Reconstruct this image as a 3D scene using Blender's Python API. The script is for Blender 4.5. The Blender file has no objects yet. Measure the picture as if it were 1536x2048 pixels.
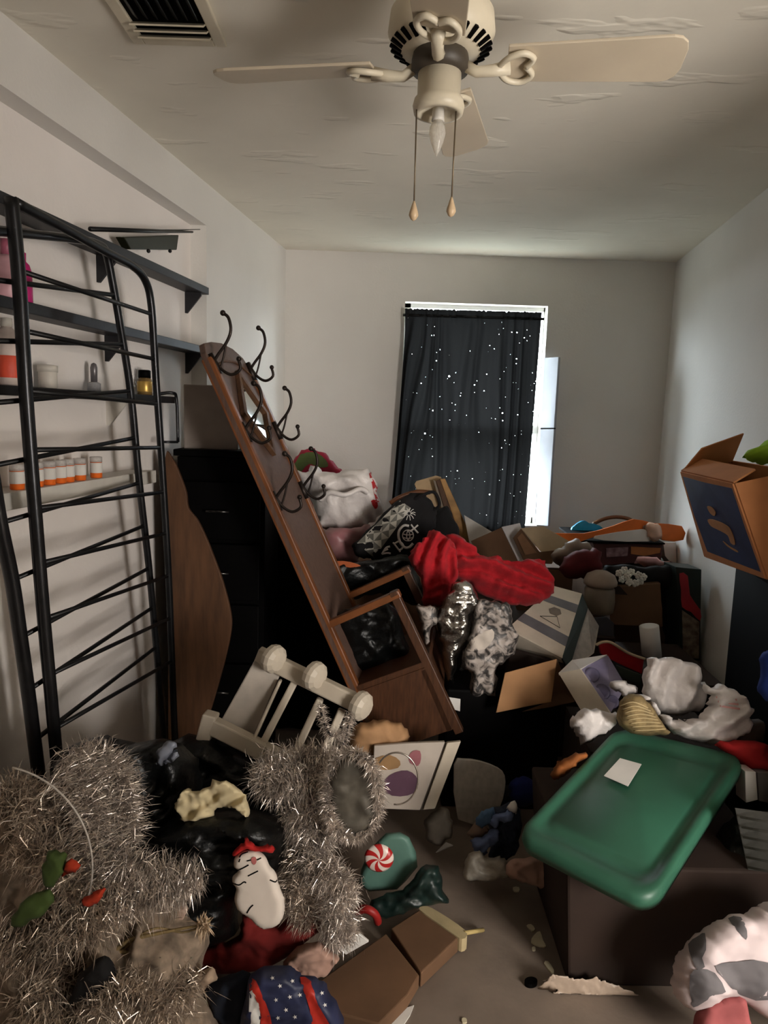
import bpy, bmesh, math, random
import numpy as np
from mathutils import Vector, Matrix, noise
from mathutils.bvhtree import BVHTree
from mathutils.geometry import delaunay_2d_cdt

S = bpy.context.scene
COL = S.collection
random.seed(7)
rng = np.random.default_rng(7)

# ------------------------------------------------------------------ camera
FPX = 1400.0
PITCH, ROLL = math.radians(7.85), math.radians(1.88)
CAM = Vector((0, 0, 1.5))
FWD = Vector((0, math.cos(PITCH), -math.sin(PITCH)))
UP0 = Vector((1, 0, 0)).cross(FWD)
RT = Vector((1, 0, 0)) * math.cos(ROLL) + UP0 * math.sin(ROLL)
UP = RT.cross(FWD)
cam_data = bpy.data.cameras.new('camera')
cam_data.sensor_fit = 'VERTICAL'
cam_data.sensor_height = 36.0
cam_data.lens = 36.0 * FPX / 2048.0
cam_data.clip_start = 0.02
cam = bpy.data.objects.new('camera', cam_data)
COL.objects.link(cam)
cam.matrix_world = Matrix(((RT.x, UP.x, -FWD.x, CAM.x), (RT.y, UP.y, -FWD.y, CAM.y), (RT.z, UP.z, -FWD.z, CAM.z), (0, 0, 0, 1)))
S.camera = cam

# ------------------------------------------------------------------ world, light, exposure
wd = bpy.data.worlds.new('world'); S.world = wd; wd.use_nodes = True
bg = wd.node_tree.nodes['Background']
bg.inputs[1].default_value = 60.0
_n = wd.node_tree.nodes; _l = wd.node_tree.links           # even bright sky above the horizon, dull ground below
_tc = _n.new('ShaderNodeTexCoord'); _sx = _n.new('ShaderNodeSeparateXYZ'); _mr = _n.new('ShaderNodeMapRange'); _mx = _n.new('ShaderNodeMix'); _mx.data_type = 'RGBA'
_mr.inputs[1].default_value = -0.06; _mr.inputs[2].default_value = 0.06
_mx.inputs[6].default_value = (0.13, 0.135, 0.125, 1); _mx.inputs[7].default_value = (0.90, 0.95, 1.0, 1)
_l.new(_tc.outputs['Generated'], _sx.inputs[0]); _l.new(_sx.outputs[2], _mr.inputs[0]); _l.new(_mr.outputs[0], _mx.inputs[0]); _l.new(_mx.outputs[2], bg.inputs[0])
S.view_settings.view_transform = 'Standard'; S.view_settings.look = 'None'
S.cycles.max_bounces = 8; S.cycles.transparent_max_bounces = 8; S.cycles.caustics_reflective = False; S.cycles.caustics_refractive = False
S.view_settings.exposure = 0.35; S.view_settings.gamma = 1.0
try: S.view_settings.use_curve_mapping = False
except Exception: pass

def area(name, loc, target, size, size_y, energy, color, portal=False):
    d = bpy.data.lights.new(name, 'AREA'); d.shape = 'RECTANGLE'; d.size = size; d.size_y = size_y
    d.energy = energy; d.color = color
    o = bpy.data.objects.new(name, d); COL.objects.link(o); o.location = loc
    o.rotation_euler = (Vector(target) - Vector(loc)).to_track_quat('-Z', 'Y').to_euler()
    if portal: d.cycles.is_portal = True
    return o
area('unseen_side_light', (1.80, -0.60, 1.15), (-0.7, 3.0, 1.85), 0.9, 1.0, 86.0, (1.0, 0.945, 0.885))  # unseen source placed and tuned to light the left wall through an added doorway
area('window_portal', (0.51, 4.42, 1.52), (0.51, 0, 1.52), 0.95, 1.4, 1.0, (1, 1, 1), portal=True)

# ------------------------------------------------------------------ pixel <-> room helpers (points are placed at real depths)
def ray(x, y): return FWD + RT * ((x - 768) / FPX) - UP * ((y - 1024) / FPX)
def P(x, y, Y):
    d = ray(x, y); return CAM + d * (Y / d.y)
def Z(x, y, z):
    d = ray(x, y); return CAM + d * ((z - 1.5) / d.z)
LS = 0.144
def lw(Y, off=0.0): return -0.621 + LS * (Y - 4.255) + off      # left wall X at depth Y
def rw(Y, off=0.0): return 1.657 + 0.1375 * (Y - 4.25) - off    # right wall X at depth Y
def PL(x, y, off=0.0):
    d = ray(x, y); t = (-0.621 + off - LS * 4.255) / (d.x - LS * d.y); return CAM + d * t

# ------------------------------------------------------------------ materials
MATS = {}
def lin(c):
    return tuple(((v / 255) / 12.92 if v / 255 <= 0.04045 else ((v / 255 + 0.055) / 1.055) ** 2.4) for v in c)
def mat(name, rgb, rough=0.7, metal=0.0, var=0.12, nscale=12.0, bump=0.0, bscale=60.0, spec=0.4, trans=0.0, alpha=1.0, rgb2=None, sheen=0.0, coat=0.0, detail=4.0, stretch=None):
    if name in MATS: return MATS[name]
    m = bpy.data.materials.new(name); m.use_nodes = True; MATS[name] = m
    nt = m.node_tree; n = nt.nodes; l = nt.links
    b = n['Principled BSDF']
    b.inputs['Roughness'].default_value = rough; b.inputs['Metallic'].default_value = metal
    b.inputs['Specular IOR Level'].default_value = spec
    b.inputs['Alpha'].default_value = alpha
    b.inputs['Transmission Weight'].default_value = trans
    b.inputs['Sheen Weight'].default_value = sheen
    b.inputs['Coat Weight'].default_value = coat
    tc = n.new('ShaderNodeTexCoord'); src = tc.outputs['Object']
    if stretch:
        mp = n.new('ShaderNodeMapping'); mp.inputs['Scale'].default_value = stretch
        l.new(src, mp.inputs[0]); src = mp.outputs[0]
    nz = n.new('ShaderNodeTexNoise'); nz.inputs['Scale'].default_value = nscale; nz.inputs['Detail'].default_value = detail
    l.new(src, nz.inputs['Vector'])
    mx = n.new('ShaderNodeMix'); mx.data_type = 'RGBA'
    c1 = lin(rgb); c2 = lin(rgb2) if rgb2 else tuple(min(1, max(0, v * (1 - var * 2))) for v in c1)
    c3 = c1 if rgb2 else tuple(min(1, v * (1 + var)) for v in c1)
    mx.inputs[6].default_value = (*c2, 1); mx.inputs[7].default_value = (*c3, 1)
    rp = n.new('ShaderNodeMapRange'); rp.inputs[1].default_value = 0.3; rp.inputs[2].default_value = 0.7
    l.new(nz.outputs[0], rp.inputs[0]); l.new(rp.outputs[0], mx.inputs[0])
    l.new(mx.outputs[2], b.inputs['Base Color'])
    if bump > 0:
        n2 = n.new('ShaderNodeTexNoise'); n2.inputs['Scale'].default_value = bscale; n2.inputs['Detail'].default_value = 6
        l.new(src, n2.inputs['Vector'])
        bp = n.new('ShaderNodeBump'); bp.inputs['Strength'].default_value = bump; bp.inputs['Distance'].default_value = 0.01
        l.new(n2.outputs[0], bp.inputs['Height']); l.new(bp.outputs[0], b.inputs['Normal'])
    return m

M_WALL = mat('wall_paint', (224, 220, 214), 0.75, var=0.02, nscale=3, bump=0.10, bscale=90)
M_WALLS = mat('alcove_paint', (242, 234, 228), 0.75, var=0.02, nscale=3, bump=0.08, bscale=70)
M_FLOOR = mat('vinyl_floor', (128, 114, 102), 0.6, var=0.12, nscale=6, bump=0.1, bscale=40)
M_WHITE = mat('white_plastic', (214, 208, 198), 0.45, var=0.04)
M_CREAM = mat('cream_enamel', (214, 203, 180), 0.4, var=0.05)
M_BLADE = mat('fan_blade_paint', (196, 182, 160), 0.55, var=0.06, nscale=5)
M_BLACK = mat('black_metal', (22, 22, 24), 0.38, 0.3, var=0.2)
M_CHROME = mat('worn_black_tube', (52, 52, 54), 0.28, 0.75, var=0.15)
M_SHELF = mat('black_shelf_board', (34, 33, 36), 0.5, var=0.15, stretch=(2, 12, 12))
M_DARK = mat('black_laminate', (6, 5, 5), 0.6, var=0.2, spec=0.06)
M_BAGK = mat('black_bag_film', (11, 12, 12), 0.36, var=0.3, spec=0.28, bump=0.6, bscale=26)
M_BROWN = mat('walnut_veneer', (76, 47, 29), 0.45, var=0.2, nscale=9, stretch=(14, 14, 1.5), bump=0.03)
M_BROWNF = mat('brown_panel', (98, 76, 66), 0.55, var=0.12, nscale=8, stretch=(14, 14, 1.5))
M_EDGE = mat('honey_oak_edge', (118, 70, 38), 0.4, var=0.18, nscale=10)
M_DKWOOD = mat('dark_brown_ply', (92, 62, 40), 0.6, var=0.2, nscale=6, stretch=(8, 8, 1))
M_IRON = mat('bronze_hook_iron', (50, 42, 38), 0.42, 0.7)
M_CARD = mat('corrugated_card', (172, 128, 88), 0.85, var=0.10, nscale=7, bump=0.05)
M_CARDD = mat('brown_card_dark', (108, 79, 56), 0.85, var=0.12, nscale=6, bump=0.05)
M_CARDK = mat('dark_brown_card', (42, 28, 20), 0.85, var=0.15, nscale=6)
M_CARDL = mat('pale_card', (204, 184, 152), 0.85, var=0.08)
M_BAGW = mat('white_bag_film', (228, 220, 216), 0.4, var=0.05, nscale=6, spec=0.45, bump=0.7, bscale=22)
M_PAPER = mat('white_paper', (226, 222, 216), 0.8, var=0.03)
M_RED = mat('red_fleece', (176, 20, 32), 0.9, var=0.14, nscale=25, bump=0.25, bscale=240, sheen=0.05)
M_GREEN = mat('green_tote_plastic', (50, 97, 76), 0.45, var=0.10, nscale=5, bump=0.03, bscale=30)
M_SILV = mat('silver_foil', (190, 186, 180), 0.22, 1.0, var=0.2, bump=0.5, bscale=70)
def _tinsel(name, rgb):
    m = mat(name, rgb, 0.34, 0.72, var=0.25, nscale=40); return m
M_TIN = _tinsel('silver_tinsel', (234, 219, 208))
M_TIN2 = _tinsel('pale_tinsel', (220, 203, 186))
M_GLASS = None
def glass_mix(name, rgb, fac, rough=0.08):
    """thin clear plastic or pane: transparent with a coat of gloss"""
    m = bpy.data.materials.new(name); m.use_nodes = True; nt = m.node_tree; n = nt.nodes; l = nt.links
    n.remove(n['Principled BSDF'])
    t = n.new('ShaderNodeBsdfTransparent'); t.inputs[0].default_value = (*lin(rgb), 1)
    g = n.new('ShaderNodeBsdfPrincipled'); g.inputs['Base Color'].default_value = (*lin(rgb), 1); g.inputs['Roughness'].default_value = rough
    x = n.new('ShaderNodeMixShader'); x.inputs[0].default_value = fac
    nz = n.new('ShaderNodeTexNoise'); nz.inputs['Scale'].default_value = 9
    mr = n.new('ShaderNodeMapRange'); mr.inputs[3].default_value = fac * 0.7; mr.inputs[4].default_value = min(1, fac * 1.3)
    l.new(nz.outputs[0], mr.inputs[0]); l.new(mr.outputs[0], x.inputs[0])
    l.new(t.outputs[0], x.inputs[1]); l.new(g.outputs[0], x.inputs[2]); l.new(x.outputs[0], n['Material Output'].inputs[0])
    MATS[name] = m; return m
M_PANE = glass_mix('window_pane_glass', (245, 250, 252), 0.06)
M_CLEAR = glass_mix('clear_plastic', (232, 230, 224), 0.22)
M_FROST = glass_mix('frosted_plastic', (222, 214, 204), 0.62, 0.35)

# ------------------------------------------------------------------ mesh building
def tag(o, label=None, cat=None, group=None, kind=None):
    if label: o['label'] = label
    if cat: o['category'] = cat
    if group: o['group'] = group
    if kind: o['kind'] = kind
    return o
def thing(name, label, cat, loc=(0, 0, 0), group=None):
    o = bpy.data.objects.new(name, None); COL.objects.link(o); o.location = loc; o.empty_display_size = 0.05
    o['org'] = tuple(loc); tag(o, label, cat, group); return o
def link(name, V, Fc, material, parent=None, smooth=False, kind=None):
    """V in room coordinates; a child is stored relative to its root's place, a lone mesh to its own base"""
    V = np.asarray(V, dtype=float).reshape(-1, 3)
    if parent is not None: org = np.array(parent['org'])
    else:
        lo, hi = V.min(0), V.max(0); org = np.array([(lo[0] + hi[0]) / 2, (lo[1] + hi[1]) / 2, lo[2]])
    me = bpy.data.meshes.new(name)
    me.from_pydata((V - org).tolist(), [], [tuple(f) for f in Fc]); me.update()
    if smooth: me.shade_smooth()
    me.materials.append(material)
    o = bpy.data.objects.new(name, me); COL.objects.link(o); o['org'] = tuple(org)
    if parent is not None: o.parent = parent
    else: o.location = org
    if kind: o['kind'] = kind
    return o
class MB:
    def __init__(s): s.v = []; s.f = []
    def add(s, V, F):
        k = len(s.v); s.v += [tuple(q) for q in V]; s.f += [tuple(i + k for i in f) for f in F]; return s
    def hexa(s, a, b):      # two matching loops of points (prism)
        n = len(a); V = list(a) + list(b)
        F = [tuple(range(n - 1, -1, -1)), tuple(range(n, 2 * n))] + [(i, (i + 1) % n, (i + 1) % n + n, i + n) for i in range(n)]
        return s.add(V, F)
    def prism(s, pts, vec):
        vec = Vector(vec); return s.hexa([Vector(p) for p in pts], [Vector(p) + vec for p in pts])
    def box(s, c, size, rot=None):
        R = rot if rot is not None else Matrix.Identity(3); c = Vector(c); h = [v / 2 for v in size]
        lo = [c + R @ Vector((x * h[0], y * h[1], -h[2])) for x, y in ((-1, -1), (1, -1), (1, 1), (-1, 1))]
        hi = [c + R @ Vector((x * h[0], y * h[1], h[2])) for x, y in ((-1, -1), (1, -1), (1, 1), (-1, 1))]
        return s.hexa(lo, hi)
    def tube(s, path, r, n=8, cap=True):
        path = [Vector(p) for p in path]; rs = r if isinstance(r, (list, tuple)) else [r] * len(path)
        V = []; F = []; prev = None
        for i, p in enumerate(path):
            t = (path[min(i + 1, len(path) - 1)] - path[max(i - 1, 0)])
            if t.length < 1e-9: t = Vector((0, 0, 1))
            t.normalize()
            a = prev - t * prev.dot(t) if prev is not None else t.orthogonal()
            if a.length < 1e-6: a = t.orthogonal()
            a.normalize(); prev = a; b = t.cross(a)
            for k in range(n):
                th = 2 * math.pi * k / n; V.append(p + (a * math.cos(th) + b * math.sin(th)) * rs[i])
        for i in range(len(path) - 1):
            for k in range(n): F.append((i * n + k, i * n + (k + 1) % n, (i + 1) * n + (k + 1) % n, (i + 1) * n + k))
        if cap: F += [tuple(range(n - 1, -1, -1)), tuple(range((len(path) - 1) * n, len(path) * n))]
        return s.add(V, F)
    def lathe(s, prof, c, n=20, axis=None):
        R = Vector((0, 0, 1)).rotation_difference(Vector(axis)).to_matrix() if axis is not None else Matrix.Identity(3)
        V = []; F = []; c = Vector(c)
        for r, z in prof:
            for k in range(n):
                th = 2 * math.pi * k / n; V.append(c + R @ Vector((r * math.cos(th), r * math.sin(th), z)))
        for i in range(len(prof) - 1):
            for k in range(n): F.append((i * n + k, i * n + (k + 1) % n, (i + 1) * n + (k + 1) % n, (i + 1) * n + k))
        F += [tuple(range(n - 1, -1, -1)), tuple(range((len(prof) - 1) * n, len(prof) * n))]
        return s.add(V, F)
    def sphere(s, c, r, n=12, m=8, sc=(1, 1, 1)):
        prof = [(max(1e-4, math.sin(math.pi * i / m)) * r, -math.cos(math.pi * i / m) * r) for i in range(m + 1)]
        k = len(s.v); s.lathe(prof, (0, 0, 0), n); c = Vector(c)
        for i in range(k, len(s.v)):
            q = s.v[i]; s.v[i] = (c.x + q[0] * sc[0], c.y + q[1] * sc[1], c.z + q[2] * sc[2])
        return s
    def build(s, name, material, parent=None, smooth=False, kind=None, bevel=0.0):
        o = link(name, s.v, s.f, material, parent, smooth, kind)
        if bevel > 0:
            md = o.modifiers.new('bevel', 'BEVEL'); md.width = bevel; md.segments = 2; md.limit_method = 'ANGLE'
        return o
def struct(name, mb, material, bevel=0.0):
    o = mb.build(name, material, bevel=bevel); o['kind'] = 'structure'; return o
def spline(pts, n=6, closed=False):
    out = []; m = len(pts); P_ = [Vector(p) for p in pts]
    rngk = range(m if closed else m - 1)
    for i in rngk:
        if closed: a, b, c, d = P_[(i - 1) % m], P_[i], P_[(i + 1) % m], P_[(i + 2) % m]
        else: a, b, c, d = P_[max(i - 1, 0)], P_[i], P_[i + 1], P_[min(i + 2, m - 1)]
        for k in range(n):
            t = k / n
            out.append(0.5 * ((2 * b) + (c - a) * t + (2 * a - 5 * b + 4 * c - d) * t * t + (3 * b - a - 3 * c + d) * t ** 3))
    if not closed: out.append(P_[-1])
    return out
def nz(p): return noise.noise(Vector(p))
def tri2d(outline, step):
    pts = [Vector((p[0], p[1])) for p in outline]; n = len(pts)
    A = np.array(outline, float); lo = A.min(0); hi = A.max(0)
    gx = np.arange(lo[0], hi[0], step); gy = np.arange(lo[1], hi[1], step * 0.87)
    G = []
    for j, y in enumerate(gy):
        for x in gx: G.append((x + (step / 2 if j % 2 else 0), y))
    G = np.array(G) if G else np.zeros((0, 2))
    if len(G):
        B = np.roll(A, -1, 0); ins = np.zeros(len(G), bool); dmin = np.full(len(G), 1e9)
        for a, b in zip(A, B):
            cond = ((a[1] > G[:, 1]) != (b[1] > G[:, 1]))
            xs = (b[0] - a[0]) * (G[:, 1] - a[1]) / ((b[1] - a[1]) if b[1] != a[1] else 1e-9) + a[0]
            ins ^= cond & (G[:, 0] < xs)
            ab = b - a; t = np.clip(((G - a) @ ab) / max(ab @ ab, 1e-9), 0, 1)
            dmin = np.minimum(dmin, np.hypot(*(G - (a + t[:, None] * ab)).T))
        G = G[ins & (dmin > step * 0.45)]
    pts += [Vector((float(x), float(y))) for x, y in G]
    r = delaunay_2d_cdt(pts, [(i, (i + 1) % n) for i in range(n)], [], 1, 1e-6)
    V = np.array([(v.x, v.y) for v in r[0]]); Fc = [tuple(f) for f in r[2]]
    A2 = A; B2 = np.roll(A2, -1, 0); d = np.full(len(V), 1e9)
    for a, b in zip(A2, B2):
        ab = b - a; t = np.clip(((V - a) @ ab) / max(ab @ ab, 1e-9), 0, 1)
        d = np.minimum(d, np.hypot(*(V - (a + t[:, None] * ab)).T))
    return V, Fc, d
def dens(outline, closed_smooth=3):
    if closed_smooth <= 1: 
        return [(p[0], p[1]) for p in outline]
    return [(q.x, q.y) for q in spline([(p[0], p[1], 0) for p in outline], closed_smooth, True)]
LAST = {}
def puff(name, outline, Y, t, material, parent=None, rim=40, step=8, wr=0.01, ws=14.0, seed=0, back=0.6, n=None, sm=4, fold=None, flat=0.8, ky=0.0, kx=0.0, floor=True, folds=None, jit=6.0):
    """soft body: closed outline at real depth Y, bulging both ways; wr crease depth, ws crease scale, fold stretches the creases"""
    ol = dens(outline, sm)
    if sm > 2 and jit > 0:
        ol = [(x + jit * (noise.noise(Vector((x * .07, y * .07, seed))) + 0.7 * noise.noise(Vector((x * .2, y * .2, seed)))), y + jit * (noise.noise(Vector((x * .07, y * .07, seed + 9))) + 0.7 * noise.noise(Vector((x * .2, y * .2, seed + 9))))) for x, y in ol]
    V, Fc, d = tri2d(ol, step)
    cy = sum(p[1] for p in outline) / len(outline); cx = sum(p[0] for p in outline) / len(outline)
    nv = Vector(n).normalized() if n is not None else (-FWD * 0.9 + Vector((0, 0, 0.3))).normalized()
    N = len(V); Vf = []; Vb = []; sd = Vector((seed * 3.7, seed * 1.9, seed * 5.3))
    for i in range(N):
        x, y = V[i]; u = min(d[i] / rim, 1.0); h = math.sqrt(max(0, 1 - (1 - u) ** 2)) ** flat
        p = P(x, y, Y + ky * (cy - y) + kx * (x - cx)); q = p * ws
        if fold is not None: q = Vector((q.x * fold[0], q.y * fold[1], q.z * fold[2]))
        q = q + sd
        qw = q + Vector((noise.noise(q * 0.7), noise.noise(q * 0.7 + Vector((7, 1, 3))), noise.noise(q * 0.7 + Vector((2, 9, 5))))) * 0.8
        def vr(z):
            dd = noise.voronoi(z)[0]; return dd[1] - dd[0]
        w = 0.95 * (0.45 - vr(qw * 0.62)) * 1.5 + 0.5 * (0.45 - vr(qw * 1.5 + sd)) * 1.5 + 0.55 * (1 - 3.0 * abs(noise.noise(qw * 0.9 + sd))) + 0.22 * (1 - 3.0 * abs(noise.noise(qw * 3.6)))
        disp = t * h + wr * w * min(1, u * 1.8)
        if folds:
            disp += folds[0] * h * math.sin(folds[1] * (x * folds[2] + y * folds[3]) + 3 * noise.noise(q * 0.5))
        f = p + nv * disp; b = p - nv * (t * back * h)
        if floor: f.z = max(f.z, 0.006); b.z = max(b.z, 0.002)
        Vf.append(f); Vb.append(b)
    edge = [dd < 1e-3 for dd in d]
    idx = {}; VV = list(Vf)
    for i in range(N):
        if edge[i]: idx[i] = i
        else: idx[i] = len(VV); VV.append(Vb[i])
    FF = [f[::-1] for f in Fc] + [tuple(idx[i] for i in f) for f in Fc]
    LAST['bvh'] = BVHTree.FromPolygons([Vector(v) for v in VV], FF)
    return link(name, VV, FF, material, parent, True)
def slab(name, outline, Y, t, material, parent=None, sm=1, ky=0.0, kx=0.0, n=None, bevel=0.002, smooth=False):
    """stiff sheet: outline at depth Y with thickness t along n"""
    ol = dens(outline, sm) if sm > 1 else outline
    cy = sum(p[1] for p in outline) / len(outline); cx = sum(p[0] for p in outline) / len(outline)
    nv = Vector(n).normalized() if n is not None else -FWD
    pts = [P(x, y, Y + ky * (cy - y) + kx * (x - cx)) for x, y in ol]
    mb = MB(); mb.hexa([p for p in pts], [p - nv * t for p in pts])
    LAST['bvh'] = BVHTree.FromPolygons([Vector(v) for v in mb.v], mb.f)
    return mb.build(name, material, parent, smooth, bevel=bevel)
def hit(x, y, lift=0.002, bvh=None):
    d = ray(x, y).normalized(); r = (bvh or LAST['bvh']).ray_cast(CAM, d)
    return (r[0] - d * lift) if r[0] is not None else None
def decal(name, outline, material, parent, step=6, lift=0.0025, sm=2, bvh=None):
    """a printed or sewn-on patch that follows the surface just built"""
    V, Fc, d = tri2d(dens(outline, sm), step); bvh = bvh or LAST['bvh']
    H = [hit(x, y, lift, bvh) for x, y in V]; ok = [h is not None for h in H]
    idx = {}; VV = []
    for i, h in enumerate(H):
        if ok[i]: idx[i] = len(VV); VV.append(h)
    FF = [tuple(idx[i] for i in f)[::-1] for f in Fc if all(ok[i] for i in f)]
    if not FF: return None
    return link(name, VV, FF, material, parent, True)
def stroke(mb, pts, r, n=6, bvh=None, sub=5, lift=0.002):
    q = [(p.x, p.y) for p in spline([(a, b, 0) for a, b in pts], sub)]
    H = [hit(x, y, lift, bvh) for x, y in q]; H = [h for h in H if h is not None]
    if len(H) > 1: mb.tube(H, r, n)
def strands(path, N, rad, L, w, seed, droop=0.2, spread=1.0):
    """thin foil strips standing off a wire path -> arrays of verts and faces"""
    g = np.random.default_rng(seed); A = np.array([tuple(p) for p in path]); seg = np.linalg.norm(np.diff(A, axis=0), axis=1)
    cum = np.concatenate([[0], np.cumsum(seg)]); t = g.random(N) * cum[-1]; k = np.clip(np.searchsorted(cum, t) - 1, 0, len(seg) - 1)
    fr = (t - cum[k]) / np.maximum(seg[k], 1e-9); base = A[k] + fr[:, None] * (A[k + 1] - A[k]); tan = (A[k + 1] - A[k]) / np.maximum(seg[k], 1e-9)[:, None]
    dr = g.normal(size=(N, 3)); dr -= (dr * tan).sum(1)[:, None] * tan * 0.7; dr /= np.linalg.norm(dr, axis=1)[:, None]
    base = base + g.normal(size=(N, 3)) * rad * 0.35
    ln = L * (0.45 + 0.75 * g.random(N))[:, None]
    sd = np.cross(dr, g.normal(size=(N, 3))); sd /= np.maximum(np.linalg.norm(sd, axis=1), 1e-9)[:, None]; sd *= w / 2
    mid = base + dr * ln * 0.55; tip = base + dr * ln; tip[:, 2] -= droop * ln[:, 0]; tip += g.normal(size=(N, 3)) * L * 0.12 * spread
    V = np.stack([base - sd, base + sd, mid + sd, mid - sd, tip], 1).reshape(-1, 3); V[:, 2] = np.maximum(V[:, 2], 0.004)
    i = np.arange(N) * 5
    F = [(a, a + 1, a + 2, a + 3) for a in i.tolist()] + [(a + 3, a + 2, a + 4) for a in i.tolist()]
    return V, F
def garland(name, label, pts, rad=0.05, N=2500, L=0.06, w=0.0022, material=None, seed=1, cat='tinsel garland', group=None, droop=0.2, sub=8):
    path = spline(pts, sub); base = min(path, key=lambda q: q.z)
    th = thing(name, label, cat, (path[0].x, path[0].y, max(0, base.z - L)), group)
    MB().tube(path, 0.0035, 5).build('wire_core', M_CHROME, th, True)
    V, F = strands(path, int(N * 2.3), rad, L * 0.72, w * 0.55, seed, droop)
    o = link('tinsel', V, F, material or M_TIN, th, False, 'stuff'); return th
def PP(lst): return [P(*q) for q in lst]
# ================================================================== THE ROOM
CH = 2.44
HZ = 2.27            # underside of the alcove header
AD = -0.068          # alcove recess
struct('floor', MB().box((0.7, 1.2, -0.05), (4.6, 7.6, 0.1)), M_FLOOR)
# ceiling: knock-down plaster with ridges
M_CEIL = mat('ceiling_plaster', (238, 231, 216), 0.85, var=0.03, nscale=2.5, bump=0.35, bscale=9)
def ceil_ridges():
    nt = M_CEIL.node_tree; n = nt.nodes; l = nt.links
    tc = n.new('ShaderNodeTexCoord'); mp = n.new('ShaderNodeMapping'); mp.inputs['Rotation'].default_value = (0, 0, -0.75); mp.inputs['Scale'].default_value = (2.0, 5.5, 1)
    v = n.new('ShaderNodeTexNoise'); v.inputs['Scale'].default_value = 1.6; v.inputs['Detail'].default_value = 3
    r = n.new('ShaderNodeMapRange'); r.inputs[1].default_value = 0.60; r.inputs[2].default_value = 0.66
    l.new(tc.outputs['Object'], mp.inputs[0]); l.new(mp.outputs[0], v.inputs['Vector']); l.new(v.outputs[0], r.inputs[0])
    b2 = n.new('ShaderNodeBump'); b2.inputs['Strength'].default_value = 0.5; b2.inputs['Distance'].default_value = 0.006
    old = [x for x in n if x.type == 'BUMP' and x != b2][0]; old.inputs['Strength'].default_value = 0.15
    l.new(r.outputs[0], b2.inputs['Height']); l.new(old.outputs[0], b2.inputs['Normal']); l.new(b2.outputs[0], n['Principled BSDF'].inputs['Normal'])
ceil_ridges()
struct('ceiling', MB().box((0.7, 1.2, CH + 0.05), (4.6, 7.6, 0.1)), M_CEIL)
# back wall with the window opening
WX0, WX1, WZ0, WZ1, BY = 0.084, 0.925, 0.862, 2.168, 4.25
mb = MB()
def bw(x0, x1, z0, z1): mb.box(((x0 + x1) / 2, BY + 0.07, (z0 + z1) / 2), (x1 - x0, 0.14, z1 - z0))
bw(-1.0, WX0, 0, CH); bw(WX1, 2.0, 0, CH); bw(WX0, WX1, 0, WZ0); bw(WX0, WX1, WZ1, CH)
struct('wall_back', mb, M_WALL)
# left wall: header, far pier, recessed alcove wall
Y0, Y1 = -0.6, 4.25
AE = 3.09            # far end of the alcove
mb = MB()
th_ = 0.16
def lseg(ya, yb, z0, z1, off=0.0, thick=th_):
    mb.prism([(lw(ya, off), ya, z0), (lw(yb, off), yb, z0), (lw(yb, off), yb, z1), (lw(ya, off), ya, z1)], (-thick, 0, 0))
lseg(Y0, AE, HZ, CH); lseg(AE, Y1, 0, CH)
struct('wall_left', mb, M_WALL)
mb = MB(); lseg(Y0, AE + 0.02, 0, HZ + 0.02, AD, th_ + AD)
struct('wall_alcove', mb, M_WALLS)
# right wall; its unseen doorway and hall are added to let in side light
DY0, DY1, DZ, RY = 0.0, 1.15, 1.98, -0.60
mb = MB()
def rseg(ya, yb, z0, z1): mb.prism([(rw(ya), ya, z0), (rw(yb), yb, z0), (rw(yb), yb, z1), (rw(ya), ya, z1)], (0.13, 0, 0))
rseg(RY, DY0, 0, CH); rseg(DY1, Y1, 0, CH); rseg(DY0, DY1, DZ, CH)
struct('wall_right', mb, M_WALL)
struct('wall_front', MB().box((0.0, RY - 0.06, CH / 2), (3.0, 0.12, CH)), M_WALL)
struct('wall_hall_near', MB().box((2.0, -1.05, CH / 2), (2.0, 0.1, CH)), M_WALL)
struct('wall_hall_far', MB().box((2.1, 1.6, CH / 2), (1.4, 0.1, CH)), M_WALL)
struct('wall_hall_end', MB().box((2.75, 0.3, CH / 2), (0.1, 2.8, CH)), M_WALL)

# window
M_VINYL = mat('window_vinyl', (228, 228, 226), 0.4, var=0.02)
w1 = MB(); fy = BY + 0.095
w1.box(((WX0 + WX1) / 2, fy, WZ1 - 0.012), (WX1 - WX0, 0.05, 0.024)); w1.box(((WX0 + WX1) / 2, fy, WZ0 + 0.02), (WX1 - WX0, 0.05, 0.04))
w1.box((WX0 + 0.018, fy, 1.52), (0.036, 0.05, WZ1 - WZ0)); w1.box((WX1 - 0.004, fy, 1.52), (0.008, 0.05, WZ1 - WZ0))
win = struct('window_1', w1, M_VINYL)
MB().box(((WX0 + WX1) / 2, fy - 0.005, 1.445), (WX1 - WX0, 0.05, 0.055)).build('meeting_rail', M_VINYL, win)
for a, b in ((WZ0 + 0.03, 1.42), (1.47, WZ1 - 0.02)):
    MB().box(((WX0 + WX1) / 2, fy + 0.005, (a + b) / 2), (WX1 - WX0 - 0.04, 0.004, b - a)).build('pane', M_PANE, win)
MB().box(((WX0 + WX1) / 2, BY + 0.03, WZ0 - 0.008), (WX1 - WX0 + 0.02, 0.12, 0.02)).build('sill', M_VINYL, win)

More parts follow.
